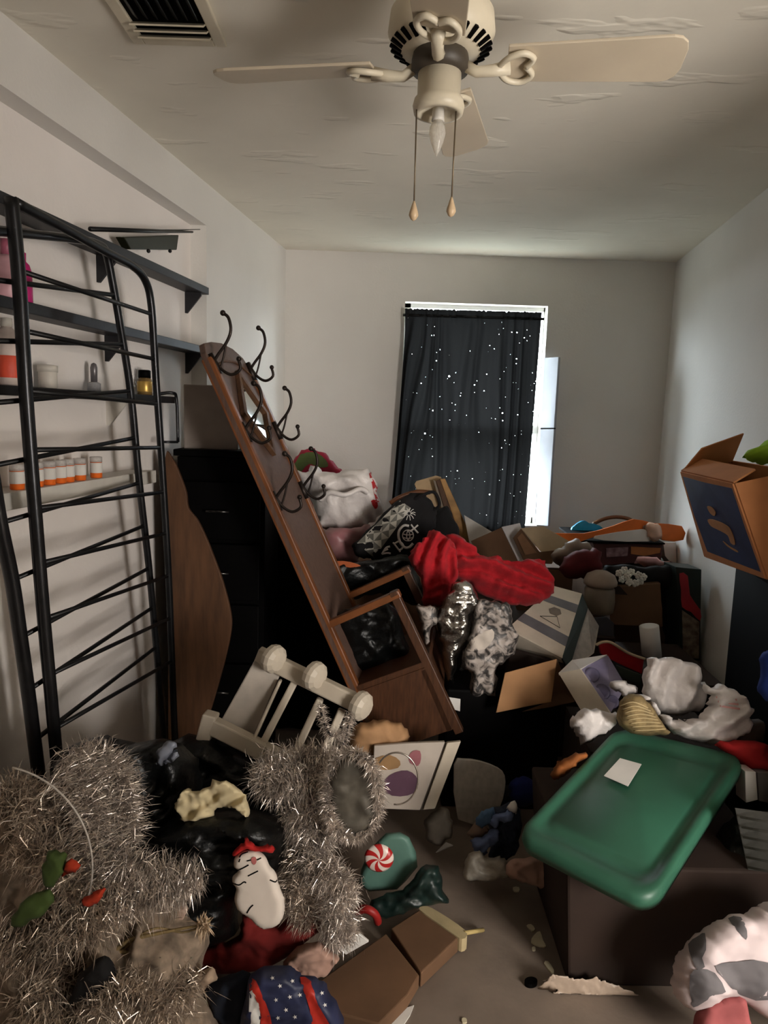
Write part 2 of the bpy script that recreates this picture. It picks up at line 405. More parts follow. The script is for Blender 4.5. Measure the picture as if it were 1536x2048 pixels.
# ceiling air register
vent = thing('ceiling_vent', 'dark slotted air vent with cream louvres in the ceiling', 'vent', (-0.56, 1.80, CH))
vx0, vx1, vy0, vy1, vz = -0.655, -0.475, 1.50, 1.925, CH - 0.006
mb = MB()
for (x0, x1, y0, y1) in ((vx0 - .03, vx0, vy0, vy1 + .03), (vx1, vx1 + .03, vy0, vy1 + .03), (vx0, vx1, vy1, vy1 + .03), (vx0 - .03, vx1 + .03, vy0 - .03, vy0)):
    mb.box(((x0 + x1) / 2, (y0 + y1) / 2, vz), (x1 - x0, y1 - y0, 0.012))
mb.build('frame', M_CREAM, vent, bevel=0.003)
MB().box(((vx0 + vx1) / 2, (vy0 + vy1) / 2, CH - 0.002), (vx1 - vx0, vy1 - vy0, 0.003)).build('duct_opening', M_DARK, vent)
for i, y in enumerate((1.845, 1.875, 1.905)):
    R = Matrix.Rotation(math.radians(35), 3, 'X')
    MB().box(((vx0 + vx1) / 2, y, CH - 0.016), (vx1 - vx0, 0.026, 0.004), R).build('louvre', M_CREAM, vent)
for i in range(7):
    x = vx0 + 0.018 + i * 0.024; R = Matrix.Rotation(math.radians(40), 3, 'Y')
    MB().box((x, 1.665, CH - 0.009), (0.016, 0.33, 0.002), R).build('fin', M_BLACK, vent)

# ------------------------------------------------------------------ ceiling fan
FH = Vector((0.084, 1.53, 2.2))
fan = thing('ceiling_fan', 'cream ceiling fan with four blades, bare candle bulb and two pull chains', 'ceiling fan', (FH.x, FH.y, CH))
MB().lathe([(0.06, 0.24), (0.065, 0.20), (0.045, 0.17), (0.045, 0.13), (0.075, 0.12)], FH, 24).build('canopy', M_CREAM, fan, True)
hs = MB(); hs.lathe([(0.03, 0.13), (0.085, 0.125), (0.104, 0.10), (0.108, 0.065), (0.100, 0.045), (0.078, 0.03), (0.05, 0.024)], FH, 40)
hs = hs.build('motor_housing', M_CREAM, fan, True)
for k in range(28):
    th = 2 * math.pi * k / 28; R = Matrix.Rotation(th, 3, 'Z') @ Matrix.Rotation(math.radians(-28), 3, 'Y')
    MB().box(FH + Vector((0.091 * math.cos(th), 0.091 * math.sin(th), 0.036)), (0.026, 0.007, 0.006), R).build('vent_slot', M_DARK, hs)
MB().lathe([(0.055, 0.03), (0.058, 0.015), (0.058, -0.005), (0.04, -0.012)], FH, 30).build('flywheel', mat('fan_gap_dark', (70, 62, 52), 0.5), fan, True)
def blade_outline(L0, L1, w0, w1):
    pts = [(L0, -w0 / 2), (L1 - 0.035, -w1 / 2)] + [(L1 - 0.035 + 0.035 * math.sin(a), -w1 / 2 + 0.035 * (1 - math.cos(a))) for a in (0.5, 1.0, 1.57)]
    return pts + [(x, -y) for x, y in pts[::-1]]
for ang in (-7, 77, 170, 265):
    a = math.radians(ang); Rz = Matrix.Rotation(a, 3, 'Z'); Rp = Rz @ Matrix.Rotation(math.radians(-13), 3, 'X')
    bl = MB(); loc = FH + Vector((0, 0, 0.004))
    ol = blade_outline(0.135, 0.475, 0.098, 0.122)
    bl.prism([loc + Rp @ Vector((x, y, 0.0)) for x, y in ol], Rp @ Vector((0, 0, 0.006)))
    b_ = bl.build('blade', M_BLADE, fan, bevel=0.0015)
    br = MB()
    br.tube([loc + Rp @ Vector(v) for v in ((0.045, 0, 0.004), (0.075, 0, -0.014), (0.105, 0, -0.012), (0.14, 0, -0.006))], [0.012, 0.011, 0.012, 0.014], 8)
    for s in (-1, 1):
        br.tube(spline([loc + Rp @ Vector(v) for v in ((0.115, 0, -0.008), (0.135, s * 0.03, -0.010), (0.165, s * 0.040, -0.008), (0.185, s * 0.022, -0.006), (0.172, 0.0, -0.006))], 4), 0.0065, 6)
    br.build('blade_bracket', M_CREAM, fan, True)
lk = MB(); lk.lathe([(0.03, 0.0), (0.044, -0.005), (0.044, -0.055), (0.050, -0.060), (0.053, -0.072), (0.050, -0.086), (0.040, -0.088), (0.036, -0.078), (0.012, -0.076)], FH, 30)
lk.build('light_kit', M_CREAM, fan, True)
bulb = MB(); bulb.lathe([(0.012, -0.076), (0.013, -0.095), (0.0135, -0.10)], FH, 14); bulb.build('bulb_base', M_WHITE, fan, True)
bulb = MB(); bulb.lathe([(0.010, -0.098), (0.016, -0.112), (0.0175, -0.125), (0.013, -0.142), (0.006, -0.158), (0.001, -0.168)], FH, 14); bulb.build('candle_bulb', glass_mix('bulb_glass', (240, 236, 228), 0.4, 0.05), fan, True)
for dx, zz in ((-0.045, -0.262), (0.035, -0.252)):
    ch = MB(); top = FH + Vector((dx, -0.018, -0.07)); bot = FH + Vector((dx * 0.96, -0.018, zz))
    ch.tube([top, bot], 0.0016, 6); co = ch.build('pull_chain', mat('chain_brass', (120, 105, 85), 0.4, 0.7), fan, True)
    MB().lathe([(0.002, 0), (0.004, -0.006), (0.009, -0.022), (0.010, -0.028), (0.006, -0.036), (0.001, -0.039)], bot, 12).build('pull_knob', mat('wood_knob', (214, 186, 150), 0.4), co, True)

# ------------------------------------------------------------------ curtain
M_CUR = bpy.data.materials.new('black_star_curtain'); M_CUR.use_nodes = True
def cur_nodes():
    nt = M_CUR.node_tree; n = nt.nodes; l = nt.links; n.remove(n['Principled BSDF'])
    tc = n.new('ShaderNodeTexCoord')
    d = n.new('ShaderNodeBsdfDiffuse'); d.inputs[0].default_value = (0.009, 0.0085, 0.0085, 1)
    t = n.new('ShaderNodeBsdfTranslucent'); t.inputs[0].default_value = (0.0013, 0.00126, 0.00126, 1)
    a = n.new('ShaderNodeAddShader'); l.new(d.outputs[0], a.inputs[0]); l.new(t.outputs[0], a.inputs[1])
    tr = n.new('ShaderNodeBsdfTransparent')
    def dots(scale, thr, seed):
        mp = n.new('ShaderNodeMapping'); mp.inputs['Location'].default_value = (seed, seed * 2, 0); mp.inputs['Scale'].default_value = (1, 0, 1)
        l.new(tc.outputs['Object'], mp.inputs[0])
        v = n.new('ShaderNodeTexVoronoi'); v.inputs['Scale'].default_value = scale; l.new(mp.outputs[0], v.inputs['Vector'])
        w = n.new('ShaderNodeTexWhiteNoise'); l.new(v.outputs['Color'], w.inputs['Vector'])
        th = n.new('ShaderNodeMath'); th.operation = 'MULTIPLY'; l.new(w.outputs['Value'], th.inputs[0]); th.inputs[1].default_value = thr
        lt = n.new('ShaderNodeMath'); lt.operation = 'LESS_THAN'; l.new(v.outputs['Distance'], lt.inputs[0]); l.new(th.outputs[0], lt.inputs[1]); return lt
    a1 = dots(13, 0.06, 3.1); a2 = dots(24, 0.07, 9.7)
    a3 = dots(38, 0.055, 5.3); m0 = n.new('ShaderNodeMath'); m0.operation = 'MAXIMUM'; l.new(a1.outputs[0], m0.inputs[0]); l.new(a3.outputs[0], m0.inputs[1])
    mx = n.new('ShaderNodeMath'); mx.operation = 'MAXIMUM'; l.new(m0.outputs[0], mx.inputs[0]); l.new(a2.outputs[0], mx.inputs[1])
    m = n.new('ShaderNodeMixShader'); l.new(mx.outputs[0], m.inputs[0]); l.new(a.outputs[0], m.inputs[1]); l.new(tr.outputs[0], m.inputs[2])
    l.new(m.outputs[0], n['Material Output'].inputs[0])
cur_nodes()
cur = thing('window_curtain', 'black gathered curtain with pinhole star dots over the window', 'curtain', (0.5, 4.18, 0.6))
NU, NV = 150, 70; V = []; Fc = []
for j in range(NV + 1):
    v = j / NV; yl = 617 + (1045 - 617) * v; yr = 625 + (1075 - 625) * v
    xl = 810 - 34 * (max(0, v - 0.1) ** 1.15); xr = 1084 - 36 * v ** 1.0
    for i in range(NU + 1):
        u = i / NU; x = xl + (xr - xl) * u; y = yl + (yr - yl) * u
        amp = 0.006 + 0.016 * min(1, v * 4)
        ph = 2 * math.pi * (8.0 * u + 0.5 * math.sin(6 * u) + 0.5 * v * math.sin(5 * u + 1) + 0.8 * nz((u * 5, v * 1.2, 4)))
        Yd = 4.185 - amp * (math.sin(ph) + 0.4 * math.sin(2.3 * ph + 1.0)) - 0.004 * nz((u * 30, v * 6, 2))
        if v < 0.055: Yd -= 0.006 * math.sin(62 * u + 5 * nz((u * 9, 0, 0))); y += (3 * nz((u * 60, 1, 1)) if j == 0 else 0)
        V.append(P(x, y, Yd))
for j in range(NV):
    for i in range(NU): Fc.append((j * (NU + 1) + i, (j + 1) * (NU + 1) + i, (j + 1) * (NU + 1) + i + 1, j * (NU + 1) + i + 1))
link('curtain_cloth', V, Fc, M_CUR, cur, True)
MB().tube([P(806, 630, 4.19), P(1088, 638, 4.19)], 0.008, 8).build('curtain_rod', M_BLACK, cur, True)
# added strip standing in for the blurred smear of the bright window slit
pn = thing('window_smear_strip', 'pale narrow strip standing in for smeared light at the right edge of the window', 'light smear', P(1085, 1050, 4.15))
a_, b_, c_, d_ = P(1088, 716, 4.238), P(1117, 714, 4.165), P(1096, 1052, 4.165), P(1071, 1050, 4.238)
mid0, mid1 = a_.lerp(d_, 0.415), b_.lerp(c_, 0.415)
g_ = Vector((0, 0, 0.004)); M_SMEAR = mat('pale_panel', (172, 174, 182), 0.5, var=0.02)
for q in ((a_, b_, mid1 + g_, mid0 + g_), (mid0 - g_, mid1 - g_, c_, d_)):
    MB().prism(q, (0.012, 0, 0)).build('smear_panel', M_SMEAR, pn, bevel=0.002)
MB().prism((mid0 + g_, mid1 + g_, mid1 - g_, mid0 - g_), (0.010, 0, 0)).build('smear_seam', M_DARK, pn)
# ================================================================== ALCOVE: shelves, bottles, bed frames
def shelf(name, label, z, y0, y1, off_front, material, t=0.028, brackets=(), bm=None):
    s_ = thing(name, label, 'shelf', (lw((y0 + y1) / 2, AD), (y0 + y1) / 2, z))
    MB().prism([(lw(y0, AD), y0, z), (lw(y1, AD), y1, z), (lw(y1, off_front), y1, z), (lw(y0, off_front), y0, z)], (0, 0, -t)).build('board', material, s_, bevel=0.002)
    for yb in brackets:
        xa, xb = lw(yb, AD), lw(yb, off_front - 0.012)
        MB().prism([(xa, yb, z - t), (xb, yb, z - t), (xb, yb, z - t - 0.012), (xa + 0.01, yb, z - t - 0.085), (xa, yb, z - t - 0.085)], (0, 0.012, 0)).build('bracket', bm or M_SHELF, s_)
    return s_
shelf('wall_shelf', 'topmost black wall shelf running along the recessed left wall', 2.015, 0.9, 3.085, 0.012, M_SHELF, 0.03, (1.6, 2.36, 3.03))
shelf('wall_shelf', 'second black wall shelf down, ending behind the brown coat rack', 1.765, 0.9, 3.085, 0.012, M_SHELF, 0.03, (1.6, 2.40, 3.03))
shelf('wall_shelf', 'black wall shelf carrying the white jar and the gold-label bottle', 1.545, 0.9, 2.75, 0.012, M_SHELF, 0.025, (1.6, 2.40), M_WHITE)
shelf('wall_shelf', 'white wall ledge carrying the row of orange pill bottles', 1.275, 0.9, 2.55, 0.03, M_WHITE, 0.045)

def on_shelf(px, z, off=-0.025):
    # point on the shelf under pixel column px
    lo = None
    for Y in np.arange(1.5, 3.2, 0.005):
        p = Vector((lw(Y, off), Y, z)); v = p - CAM; x = 768 + FPX * v.dot(RT) / v.dot(FWD)
        if lo is None or abs(x - px) < lo[0]: lo = (abs(x - px), p)
    return lo[1]
def bottle(name, label, px, z, prof, material, cap=None, capm=None, wrap=None, wrapm=None, cat='bottle', group=None, off=-0.025):
    p = on_shelf(px, z, off); t = thing(name, label, cat, p, group)
    MB().lathe(prof, p, 18).build('body', material, t, True)
    if cap: MB().lathe(cap, p, 18).build('cap', capm, t, True)
    if wrap: MB().lathe(wrap, p, 18).build('wrap_label', wrapm, t, True)
    return t
M_PINK = mat('magenta_plastic', (196, 36, 116), 0.35)
M_ORANGE = mat('amber_pill_plastic', (236, 112, 40), 0.3, var=0.06)
bottle('lotion_bottle', 'magenta pump bottle on the second shelf behind the bed frame', 47, 1.765, [(0.02, 0), (0.024, 0.004), (0.024, 0.08), (0.018, 0.10), (0.010, 0.108)], M_PINK, [(0.010, 0.106), (0.011, 0.13), (0.006, 0.132)], M_PINK)
bottle('lotion_bottle', 'pink-capped white bottle at the left end of the second shelf', 16, 1.765, [(0.03, 0), (0.033, 0.004), (0.033, 0.09), (0.02, 0.11)], mat('pink_white_plastic', (218, 168, 176), 0.4), [(0.014, 0.11), (0.014, 0.15), (0.004, 0.152)], mat('dusty_pink', (176, 96, 118), 0.4))
bottle('juice_bottle', 'white bottle with orange-red label at the left end of the third shelf', 18, 1.545, [(0.034, 0), (0.038, 0.004), (0.038, 0.11), (0.02, 0.14), (0.012, 0.15)], mat('milky_bottle', (222, 206, 198), 0.35), [(0.014, 0.15), (0.014, 0.172), (0.003, 0.174)], M_WHITE, [(0.0385, 0.02), (0.039, 0.021), (0.039, 0.075), (0.0385, 0.076)], mat('red_orange_label', (226, 84, 58), 0.5))
bottle('jar', 'squat white jar with white lid on the third shelf', 97, 1.545, [(0.022, 0), (0.025, 0.003), (0.025, 0.045), (0.02, 0.05)], M_WHITE, [(0.027, 0.046), (0.027, 0.064), (0.02, 0.066)], M_WHITE, cat='jar')
bottle('perfume_bottle', 'small clear bottle with tall slim cap on the third shelf', 188, 1.545, [(0.018, 0), (0.02, 0.003), (0.02, 0.026), (0.012, 0.03)], glass_mix('scent_glass', (205, 205, 208), 0.45), [(0.010, 0.03), (0.011, 0.075), (0.008, 0.086), (0.002, 0.09)], mat('grey_cap', (120, 116, 118), 0.3, 0.4))
bottle('perfume_bottle', 'dark-capped bottle with gold label at the right end of third shelf', 289, 1.545, [(0.024, 0), (0.026, 0.003), (0.026, 0.055), (0.02, 0.062)], mat('amber_glass', (120, 96, 58), 0.15), [(0.022, 0.062), (0.022, 0.088), (0.018, 0.09)], M_DARK, [(0.0265, 0.012), (0.027, 0.013), (0.027, 0.048), (0.0265, 0.049)], mat('gold_label', (196, 160, 84), 0.35, 0.5))
ORD = ('first from the left', 'second from the left', 'third from the left', 'middle one of the row', 'third from the right', 'second from the right', 'first from the right, set apart')
for i, px in enumerate((36, 74, 98, 120, 137, 160, 193)):
    bottle('pill_bottle', 'orange pill bottle with white wrap on the white ledge, ' + ORD[i], px, 1.275, [(0.016, 0), (0.018, 0.002), (0.018, 0.05), (0.014, 0.052)], M_ORANGE, [(0.0185, 0.05), (0.0185, 0.066), (0.015, 0.067)], glass_mix('cap_clear%d' % i, (226, 222, 218), 0.6), [(0.0185, 0.016), (0.019, 0.017), (0.019, 0.047), (0.0185, 0.048)], M_PAPER, cat='pill bottle', group='orange pill bottles on the white ledge', off=0.0)

# two black ladder-like bed frames standing on end
def rail_tube(mb, pts, off, r, n=8, sub=5): mb.tube(spline([PL(x, y, off) for x, y in pts], sub), r, n)
bfA = thing('metal_bed_frame', 'black metal bed frame standing on end, its arched corner nearest the coat rack', 'bed frame', (-0.8, 2.2, 0.0))
OA, OB = 0.115, 0.075
def floor_end(px, py, px2, py2, off, z=0.0):
    a, b = PL(px, py, off), PL(px2, py2, off); t = (z - a.z) / (b.z - a.z); return a + (b - a) * t
def post(parent, pts, off, r, name):
    q = spline([PL(x, y, off) for x, y in pts], 5); q.append(floor_end(*pts[-2], *pts[-1], off)); 
    return MB().tube(q, r, 10).build(name, M_CHROME, parent, True)
post(bfA, [(22, 395), (38, 560), (52, 790), (70, 1020), (88, 1240), (100, 1370), (110, 1480)], OA, 0.017, 'side_rail')
post(bfA, [(30, 404), (120, 452), (215, 505), (262, 530), (290, 560), (303, 615), (312, 760), (322, 900), (332, 1060), (338, 1170), (343, 1300)], OA, 0.0125, 'side_rail')
for (x0, y0, x1, y1) in ((39, 541, 305, 629), (46, 661, 308, 718), (54, 781, 314, 808), (61, 900, 321, 895), (68, 1017, 328, 984), (77, 1127, 334, 1066), (87, 1238, 338, 1151), (98, 1350, 341, 1236), (107, 1459, 344, 1322)):
    MB().tube([PL(x0, y0, OA), PL(x1, y1, OA)], 0.0065, 8).build('slat', M_BLACK, bfA, True)
bfB = thing('metal_bed_frame', 'black metal bed frame standing on end, tucked behind the other against the shelves', 'bed frame', (-0.85, 2.0, 0.0))
post(bfB, [(-92, 460), (-75, 560), (-45, 800), (-18, 940), (0, 1046), (24, 1160), (41, 1275), (56, 1381), (70, 1490)], OB, 0.018, 'side_rail')
post(bfB, [(-92, 455), (0, 462), (150, 478), (195, 488), (212, 505), (226, 570), (240, 650), (262, 790), (278, 960), (298, 1136), (312, 1290)], OB, 0.012, 'side_rail')
for (x0, y0, x1, y1) in ((-75, 551, 226, 590), (-58, 680, 244, 689), (-40, 808, 259, 782), (-18, 932, 268, 876), (0, 1046, 278, 966), (24, 1160, 289, 1051), (41, 1275, 298, 1136), (56, 1381, 305, 1215), (70, 1480, 311, 1295)):
    MB().tube([PL(x0, y0, OB), PL(x1, y1, OB)], 0.0065, 8).build('slat', M_BLACK, bfB, True)
# black oddments lying over the top shelf
bk = thing('folding_bracket', 'black folding bracket and rod lying across the top shelf', 'bracket', PL(300, 515, -0.01))
b0 = PL(248, 500, -0.005); 
MB().prism([PL(248, 474, 0.005), PL(358, 470, 0.005), PL(354, 500, 0.005), PL(262, 499, 0.005)], (-0.03, 0, 0)).build('plate', mat('olive_black', (40, 40, 26), 0.4, 0.3), bk, bevel=0.003)
MB().tube([PL(180, 458, 0.02), PL(300, 462, 0.02), PL(385, 464, 0.02)], [0.007, 0.007, 0.004], 8).build('rod', M_BLACK, bk, True)
MB().tube([PL(240, 462, 0.02), PL(400, 459, 0.02)], [0.004, 0.0015], 6).build('spindle', M_CHROME, bk, True)
for px in (297, 340): MB().sphere(PL(px, 502, 0.005), 0.007).build('rubber_foot', M_BLACK, bk, True)

# ------------------------------------------------------------------ black dresser and things on it
dr = thing('dresser', 'tall black dresser standing under the shelves behind the bed frames', 'dresser', (-0.64, 2.9, 0))
DXL, DXR, DYN, DYF, DT = -0.815, -0.47, 2.72, 3.08, 1.345
MB().box(((DXL + DXR) / 2, (DYN + DYF) / 2 + 0.01, (DT - 0.03) / 2), (DXR - DXL, DYF - DYN - 0.02, DT - 0.03)).build('body', M_DARK, dr)
MB().box(((DXL + DXR) / 2, (DYN + DYF) / 2, DT - 0.013), (DXR - DXL + 0.02, DYF - DYN + 0.01, 0.026)).build('top', M_DARK, dr, bevel=0.004)
for k in range(5):
    z = 0.13 + k * 0.245
    d_ = MB().box(((DXL + DXR) / 2, DYN - 0.008, z), (DXR - DXL - 0.03, 0.018, 0.225)).build('drawer_front', M_DARK, dr, bevel=0.004)
    MB().tube([(-0.69, DYN - 0.035, z), (-0.60, DYN - 0.035, z)], 0.006, 8).build('handle', mat('steel_pull', (70, 68, 66), 0.25, 0.9), d_, True)
gb = MB().box((-0.70, 2.86, DT + 0.125), (0.21, 0.18, 0.25), Matrix.Rotation(0.1, 3, 'Z')).build('storage_box', mat('grey_box_card', (158, 146, 138), 0.7, var=0.06), bevel=0.004)
tag(gb, 'plain grey box standing on the black dresser', 'box')
wr_ = thing('wire_rack', 'small bent metal wire rack beside the grey box', 'rack', P(345, 880, 2.7))
MB().tube(spline([P(316, 788, 2.66), P(345, 786, 2.68), P(353, 800, 2.7), P(356, 884, 2.7)], 5), 0.006, 8).build('wire_loop', M_CHROME, wr_, True)
MB().tube([P(318, 884, 2.66), P(356, 884, 2.7)], 0.005, 6).build('wire_foot', M_CHROME, wr_, True)

# brown board with wavy edge in front of the dresser
bo = slab('curved_headboard', [(330, 915), (345, 918), (360, 950), (372, 985), (376, 1015), (395, 1040), (412, 1075), (428, 1115), (446, 1165), (461, 1225), (462, 1260), (452, 1310), (436, 1370), (418, 1430), (402, 1480), (380, 1560), (340, 1560), (336, 1300), (333, 1100)], 2.64, 0.02, M_DKWOOD, sm=3)
tag(bo, 'brown wooden board with a wavy cut edge leaning before the dresser', 'board')

# ------------------------------------------------------------------ hall tree (coat rack bench), tipped back against the dresser
ht = thing('hall_tree', 'brown wooden hall tree with six hooks and diamond mirror, tipped against the dresser', 'coat rack', (-0.1, 2.6, 0.05))
YN, YF = 2.42, 2.86
nb, nt_ = P(742, 1445, YN), P(397, 672, YN)          # near edge of the back panel, bottom and top
fb_, ft = P(690, 1290, YF), P(489, 700, YF)
uax = (nt_ - nb).normalized()                          # up along the panel
wid = Vector((LS * (YF - YN) - 0.01, YF - YN, 0.0)); 
wax = wid.normalized(); nax = uax.cross(wax).normalized()
if nax.x < 0: nax = -nax
HL = (nt_ - nb).length; WD = wid.length
def H(u, v, w=0.0): return nb + wax * (u * WD) + uax * (v * HL) + nax * w      # panel coordinates
ol = [(0, -0.12), (1, -0.12), (1, 0.945), (0.93, 0.972), (0.75, 0.992), (0.5, 1.0), (0.25, 0.995), (0.06, 0.985), (0, 0.96)]
MB().hexa([H(u, v, 0.0) for u, v in ol], [H(u, v, -0.022) for u, v in ol]).build('back_panel', M_BROWNF, ht, bevel=0.003)
for u in (0.0, 0.93):
    st = MB(); a = [H(u, -0.12, 0.012), H(u + 0.07, -0.12, 0.012), H(u + 0.07, 0.93, 0.012), H(u, 0.95 if u < .5 else 0.925, 0.012)]
    st.hexa(a, [q - nax * 0.040 for q in a]); st.build('stile', M_EDGE, ht, bevel=0.004)
mr = [(0.07, 0.925), (0.3, 0.945), (0.5, 0.95), (0.7, 0.945), (0.93, 0.92)]
MB().tube(spline([H(u, v, 0.003) for u, v in mr], 4), 0.004, 6).build('bead_moulding', M_DKWOOD, ht, True)
# diamond mirror in a dark frame
dm = [(0.5, 0.925), (0.84, 0.81), (0.5, 0.695), (0.16, 0.81)]
mm = mat('mirror_silver', (225, 228, 222), 0.04, 1.0, var=0.0)
fr = MB(); k = 4
for i in range(4):
    a, b = dm[i], dm[(i + 1) % 4]; ia = (0.5 + (a[0] - .5) * .78, .81 + (a[1] - .81) * .84); ib = (0.5 + (b[0] - .5) * .78, .81 + (b[1] - .81) * .84)
    q = [H(*a, 0.002), H(*b, 0.002), H(*ib, 0.002), H(*ia, 0.002)]; fr.hexa(q, [x + nax * 0.016 for x in q])
fr.build('mirror_frame', M_DKWOOD, ht)
ins = [(0.5 + (a - .5) * .8, .81 + (b - .81) * .86) for a, b in dm]
MB().hexa([H(a, b, 0.003) for a, b in ins], [H(a, b, 0.008) for a, b in ins]).build('mirror', mm, ht)
for v in (0.935, 0.765, 0.59):
    for u in (0.05, 0.95):
        o_ = lambda dv, w: H(u, v, w) + uax * dv
        hk = MB()
        hk.tube(spline([o_(0.0, 0.0), o_(0.02, 0.03), o_(0.045, 0.075), o_(0.075, 0.105), o_(0.115, 0.115), o_(0.135, 0.105)], 5), 0.0055, 8)
        hk.tube(spline([o_(0.015, 0.01), o_(-0.03, 0.02), o_(-0.06, 0.045), o_(-0.055, 0.08), o_(-0.025, 0.088)], 5), 0.0055, 8)
        hk.tube(spline([o_(-0.03, 0.012), o_(0.0, 0.04), o_(0.04, 0.07)], 4), 0.004, 6)
        hk.box(o_(-0.005, 0.005), (0.02, 0.02, 0.075), Matrix((wax, nax, uax)).transposed())
        hk.sphere(o_(0.137, 0.104), 0.010, 10, 6); hk.sphere(o_(-0.022, 0.090), 0.009, 10, 6)
        hk.build('coat_hook', M_IRON, ht, True)
# bench side frames, armrest and lower panel (built outwards from the panel)
bd = 0.265
def bench_side(u):
    d0 = 0.0
    armv = 0.265
    def bar(a, b, w, t):
        a, b = Vector(a), Vector(b); dr_ = (b - a).normalized(); s1 = dr_.cross(wax).normalized() * w / 2
        q = [a + s1, b + s1, b - s1, a - s1]; return MB().hexa(q, [x + wax * t for x in q])
    bar(H(u, armv, 0), H(u, armv + 0.01, bd + 0.02), 0.026, 0.035).build('arm_rest', M_EDGE, ht, bevel=0.003)
    bar(H(u, armv + 0.02, bd), H(u, -0.10, bd + 0.02), 0.032, 0.035).build('front_leg', M_BROWN, ht, bevel=0.003)
    q = [H(u, 0.085, 0), H(u, 0.085, bd), H(u, -0.085, bd + 0.01), H(u, -0.085, 0)]
    MB().hexa(q, [x + wax * 0.02 for x in q]).build('side_panel', M_BROWN, ht, bevel=0.002)
bench_side(0.0); bench_side(0.93)
q = [H(0, 0.085, 0), H(1, 0.085, 0), H(1, 0.085, bd + .02), H(0, 0.085, bd + .02)]
MB().hexa(q, [x + uax * 0.022 for x in q]).build('bench_seat', M_BROWN, ht, bevel=0.003)
q = [H(0, 0.08, bd), H(1, 0.08, bd), H(1, -0.085, bd), H(0, -0.085, bd)]
MB().hexa(q, [x - nax * 0.018 for x in q]).build('front_panel', M_BROWN, ht)

# added black bundle, stands in for the deep shade between dresser and heap
soft_ = puff('dark_gap_filler', [(520, 930), (575, 925), (615, 1010), (650, 1100), (690, 1200), (740, 1330), (760, 1460), (640, 1500), (520, 1500), (510, 1400), (515, 1200), (520, 1050)], 3.27, 0.10, mat('gap_filler_black', (8, 7, 8), 0.9, var=0.2, spec=0.1), rim=50, wr=0.02, ws=8, seed=15, step=9)
tag(soft_, 'black filler bundle standing in for the deep shade behind the leaning hall tree', 'shade filler')
# ================================================================== THE HEAP ALONG THE BACK WALL
M_CLOTHK = mat('black_cloth', (20, 18, 20), 0.9, var=0.2)
M_GREYB = mat('grey_beige', (150, 134, 120), 0.7, var=0.1)
M_MAROON = mat('maroon_cloth', (92, 22, 26), 0.85, var=0.15)
M_ORNG = mat('orange_card', (222, 112, 40), 0.5, var=0.1)
def boxthing(name, label, x0, x1, y0, y1, z0, z1, material, cat='box', rot=0.0, tape=None, tilt=0.0):
    c = Vector(((x0 + x1) / 2, (y0 + y1) / 2, z0)); t = thing(name, label, cat, c)
    R = Matrix.Rotation(rot, 3, 'Z') @ Matrix.Rotation(tilt, 3, 'X'); sx, sy, sz = x1 - x0, y1 - y0, z1 - z0
    MB().box(c + R @ Vector((0, 0, sz / 2 - 0.004)), (sx, sy, sz - 0.008), R).build('carton', material, t, bevel=0.004)
    for s in (-1, 1):
        MB().box(c + R @ Vector((s * sx / 4, 0, sz - 0.002)), (sx / 2 - 0.003, sy, 0.005), R).build('flap', material, t)
    if tape: MB().box(c + R @ Vector((0, 0, sz + 0.0015)), (0.05, sy + 0.002, 0.002), R).build('tape_strip', tape, t)
    return t
boxthing('moving_box', 'dark brown moving carton under the white shopping bag', -0.36, 0.24, 3.32, 4.05, 0, 0.78, M_CARDD, rot=0.03)
boxthing('moving_box', 'brown moving carton under the window, below the leaning frames', 0.34, 0.98, 3.50, 4.10, 0, 0.76, M_CARDD, rot=-0.02)
boxthing('moving_box', 'brown moving carton in the right corner under the orange tray', 1.06, 1.50, 3.48, 4.12, 0, 0.74, M_CARDD, rot=0.04)

def soft(name, label, cat, outline, Y, t, material, group=None, **k):
    o = puff(name, outline, Y, t, material, **k); return tag(o, label, cat, group)
def sheet(name, label, cat, outline, Y, t, material, **k):
    o = slab(name, outline, Y, t, material, **k); return tag(o, label, cat)

# red and green cushion
cu = thing('cushion', 'round red and green cushion propped against the back wall', 'cushion', P(635, 1050, 3.75))
puff('cover', [(577, 950), (585, 922), (605, 902), (632, 899), (655, 913), (676, 936), (695, 952), (700, 1000), (690, 1090), (600, 1090), (572, 1000)], 3.78, 0.07, mat('crimson_plush', (150, 26, 52), 0.85), cu, rim=60, wr=0.006)
decal('green_patch', [(583, 938), (592, 915), (612, 905), (634, 906), (652, 920), (656, 933), (640, 935), (618, 928), (604, 942), (590, 958), (580, 955)], mat('leaf_green_plush', (84, 104, 50), 0.85, rgb2=(70, 70, 44)), cu)
# white shopping bag with red print
sb = thing('shopping_bag', 'crumpled white plastic shopping bag with red print beside the coat rack', 'plastic bag', P(690, 1075, 3.35))
puff('bag_film', [(588, 952), (600, 946), (612, 950), (626, 934), (648, 944), (672, 950), (700, 944), (738, 942), (748, 954), (756, 975), (764, 1002), (768, 1018), (756, 1036), (738, 1050), (730, 1062), (690, 1064), (656, 1060), (640, 1070), (634, 1046), (628, 1015), (614, 990), (600, 975)], 3.36, 0.13, M_BAGW, sb, rim=55, wr=0.030, ws=9, seed=3, step=6)
bvh_s = LAST['bvh']; M_REDP = mat('red_bag_print', (196, 40, 44), 0.5)
decal('red_print', [(738, 946), (747, 948), (753, 966), (758, 985), (762, 1000), (754, 1004), (748, 988), (744, 968)], M_REDP, sb, bvh=bvh_s)
decal('red_print', [(742, 1002), (752, 1000), (756, 1012), (750, 1018)], M_REDP, sb, bvh=bvh_s)
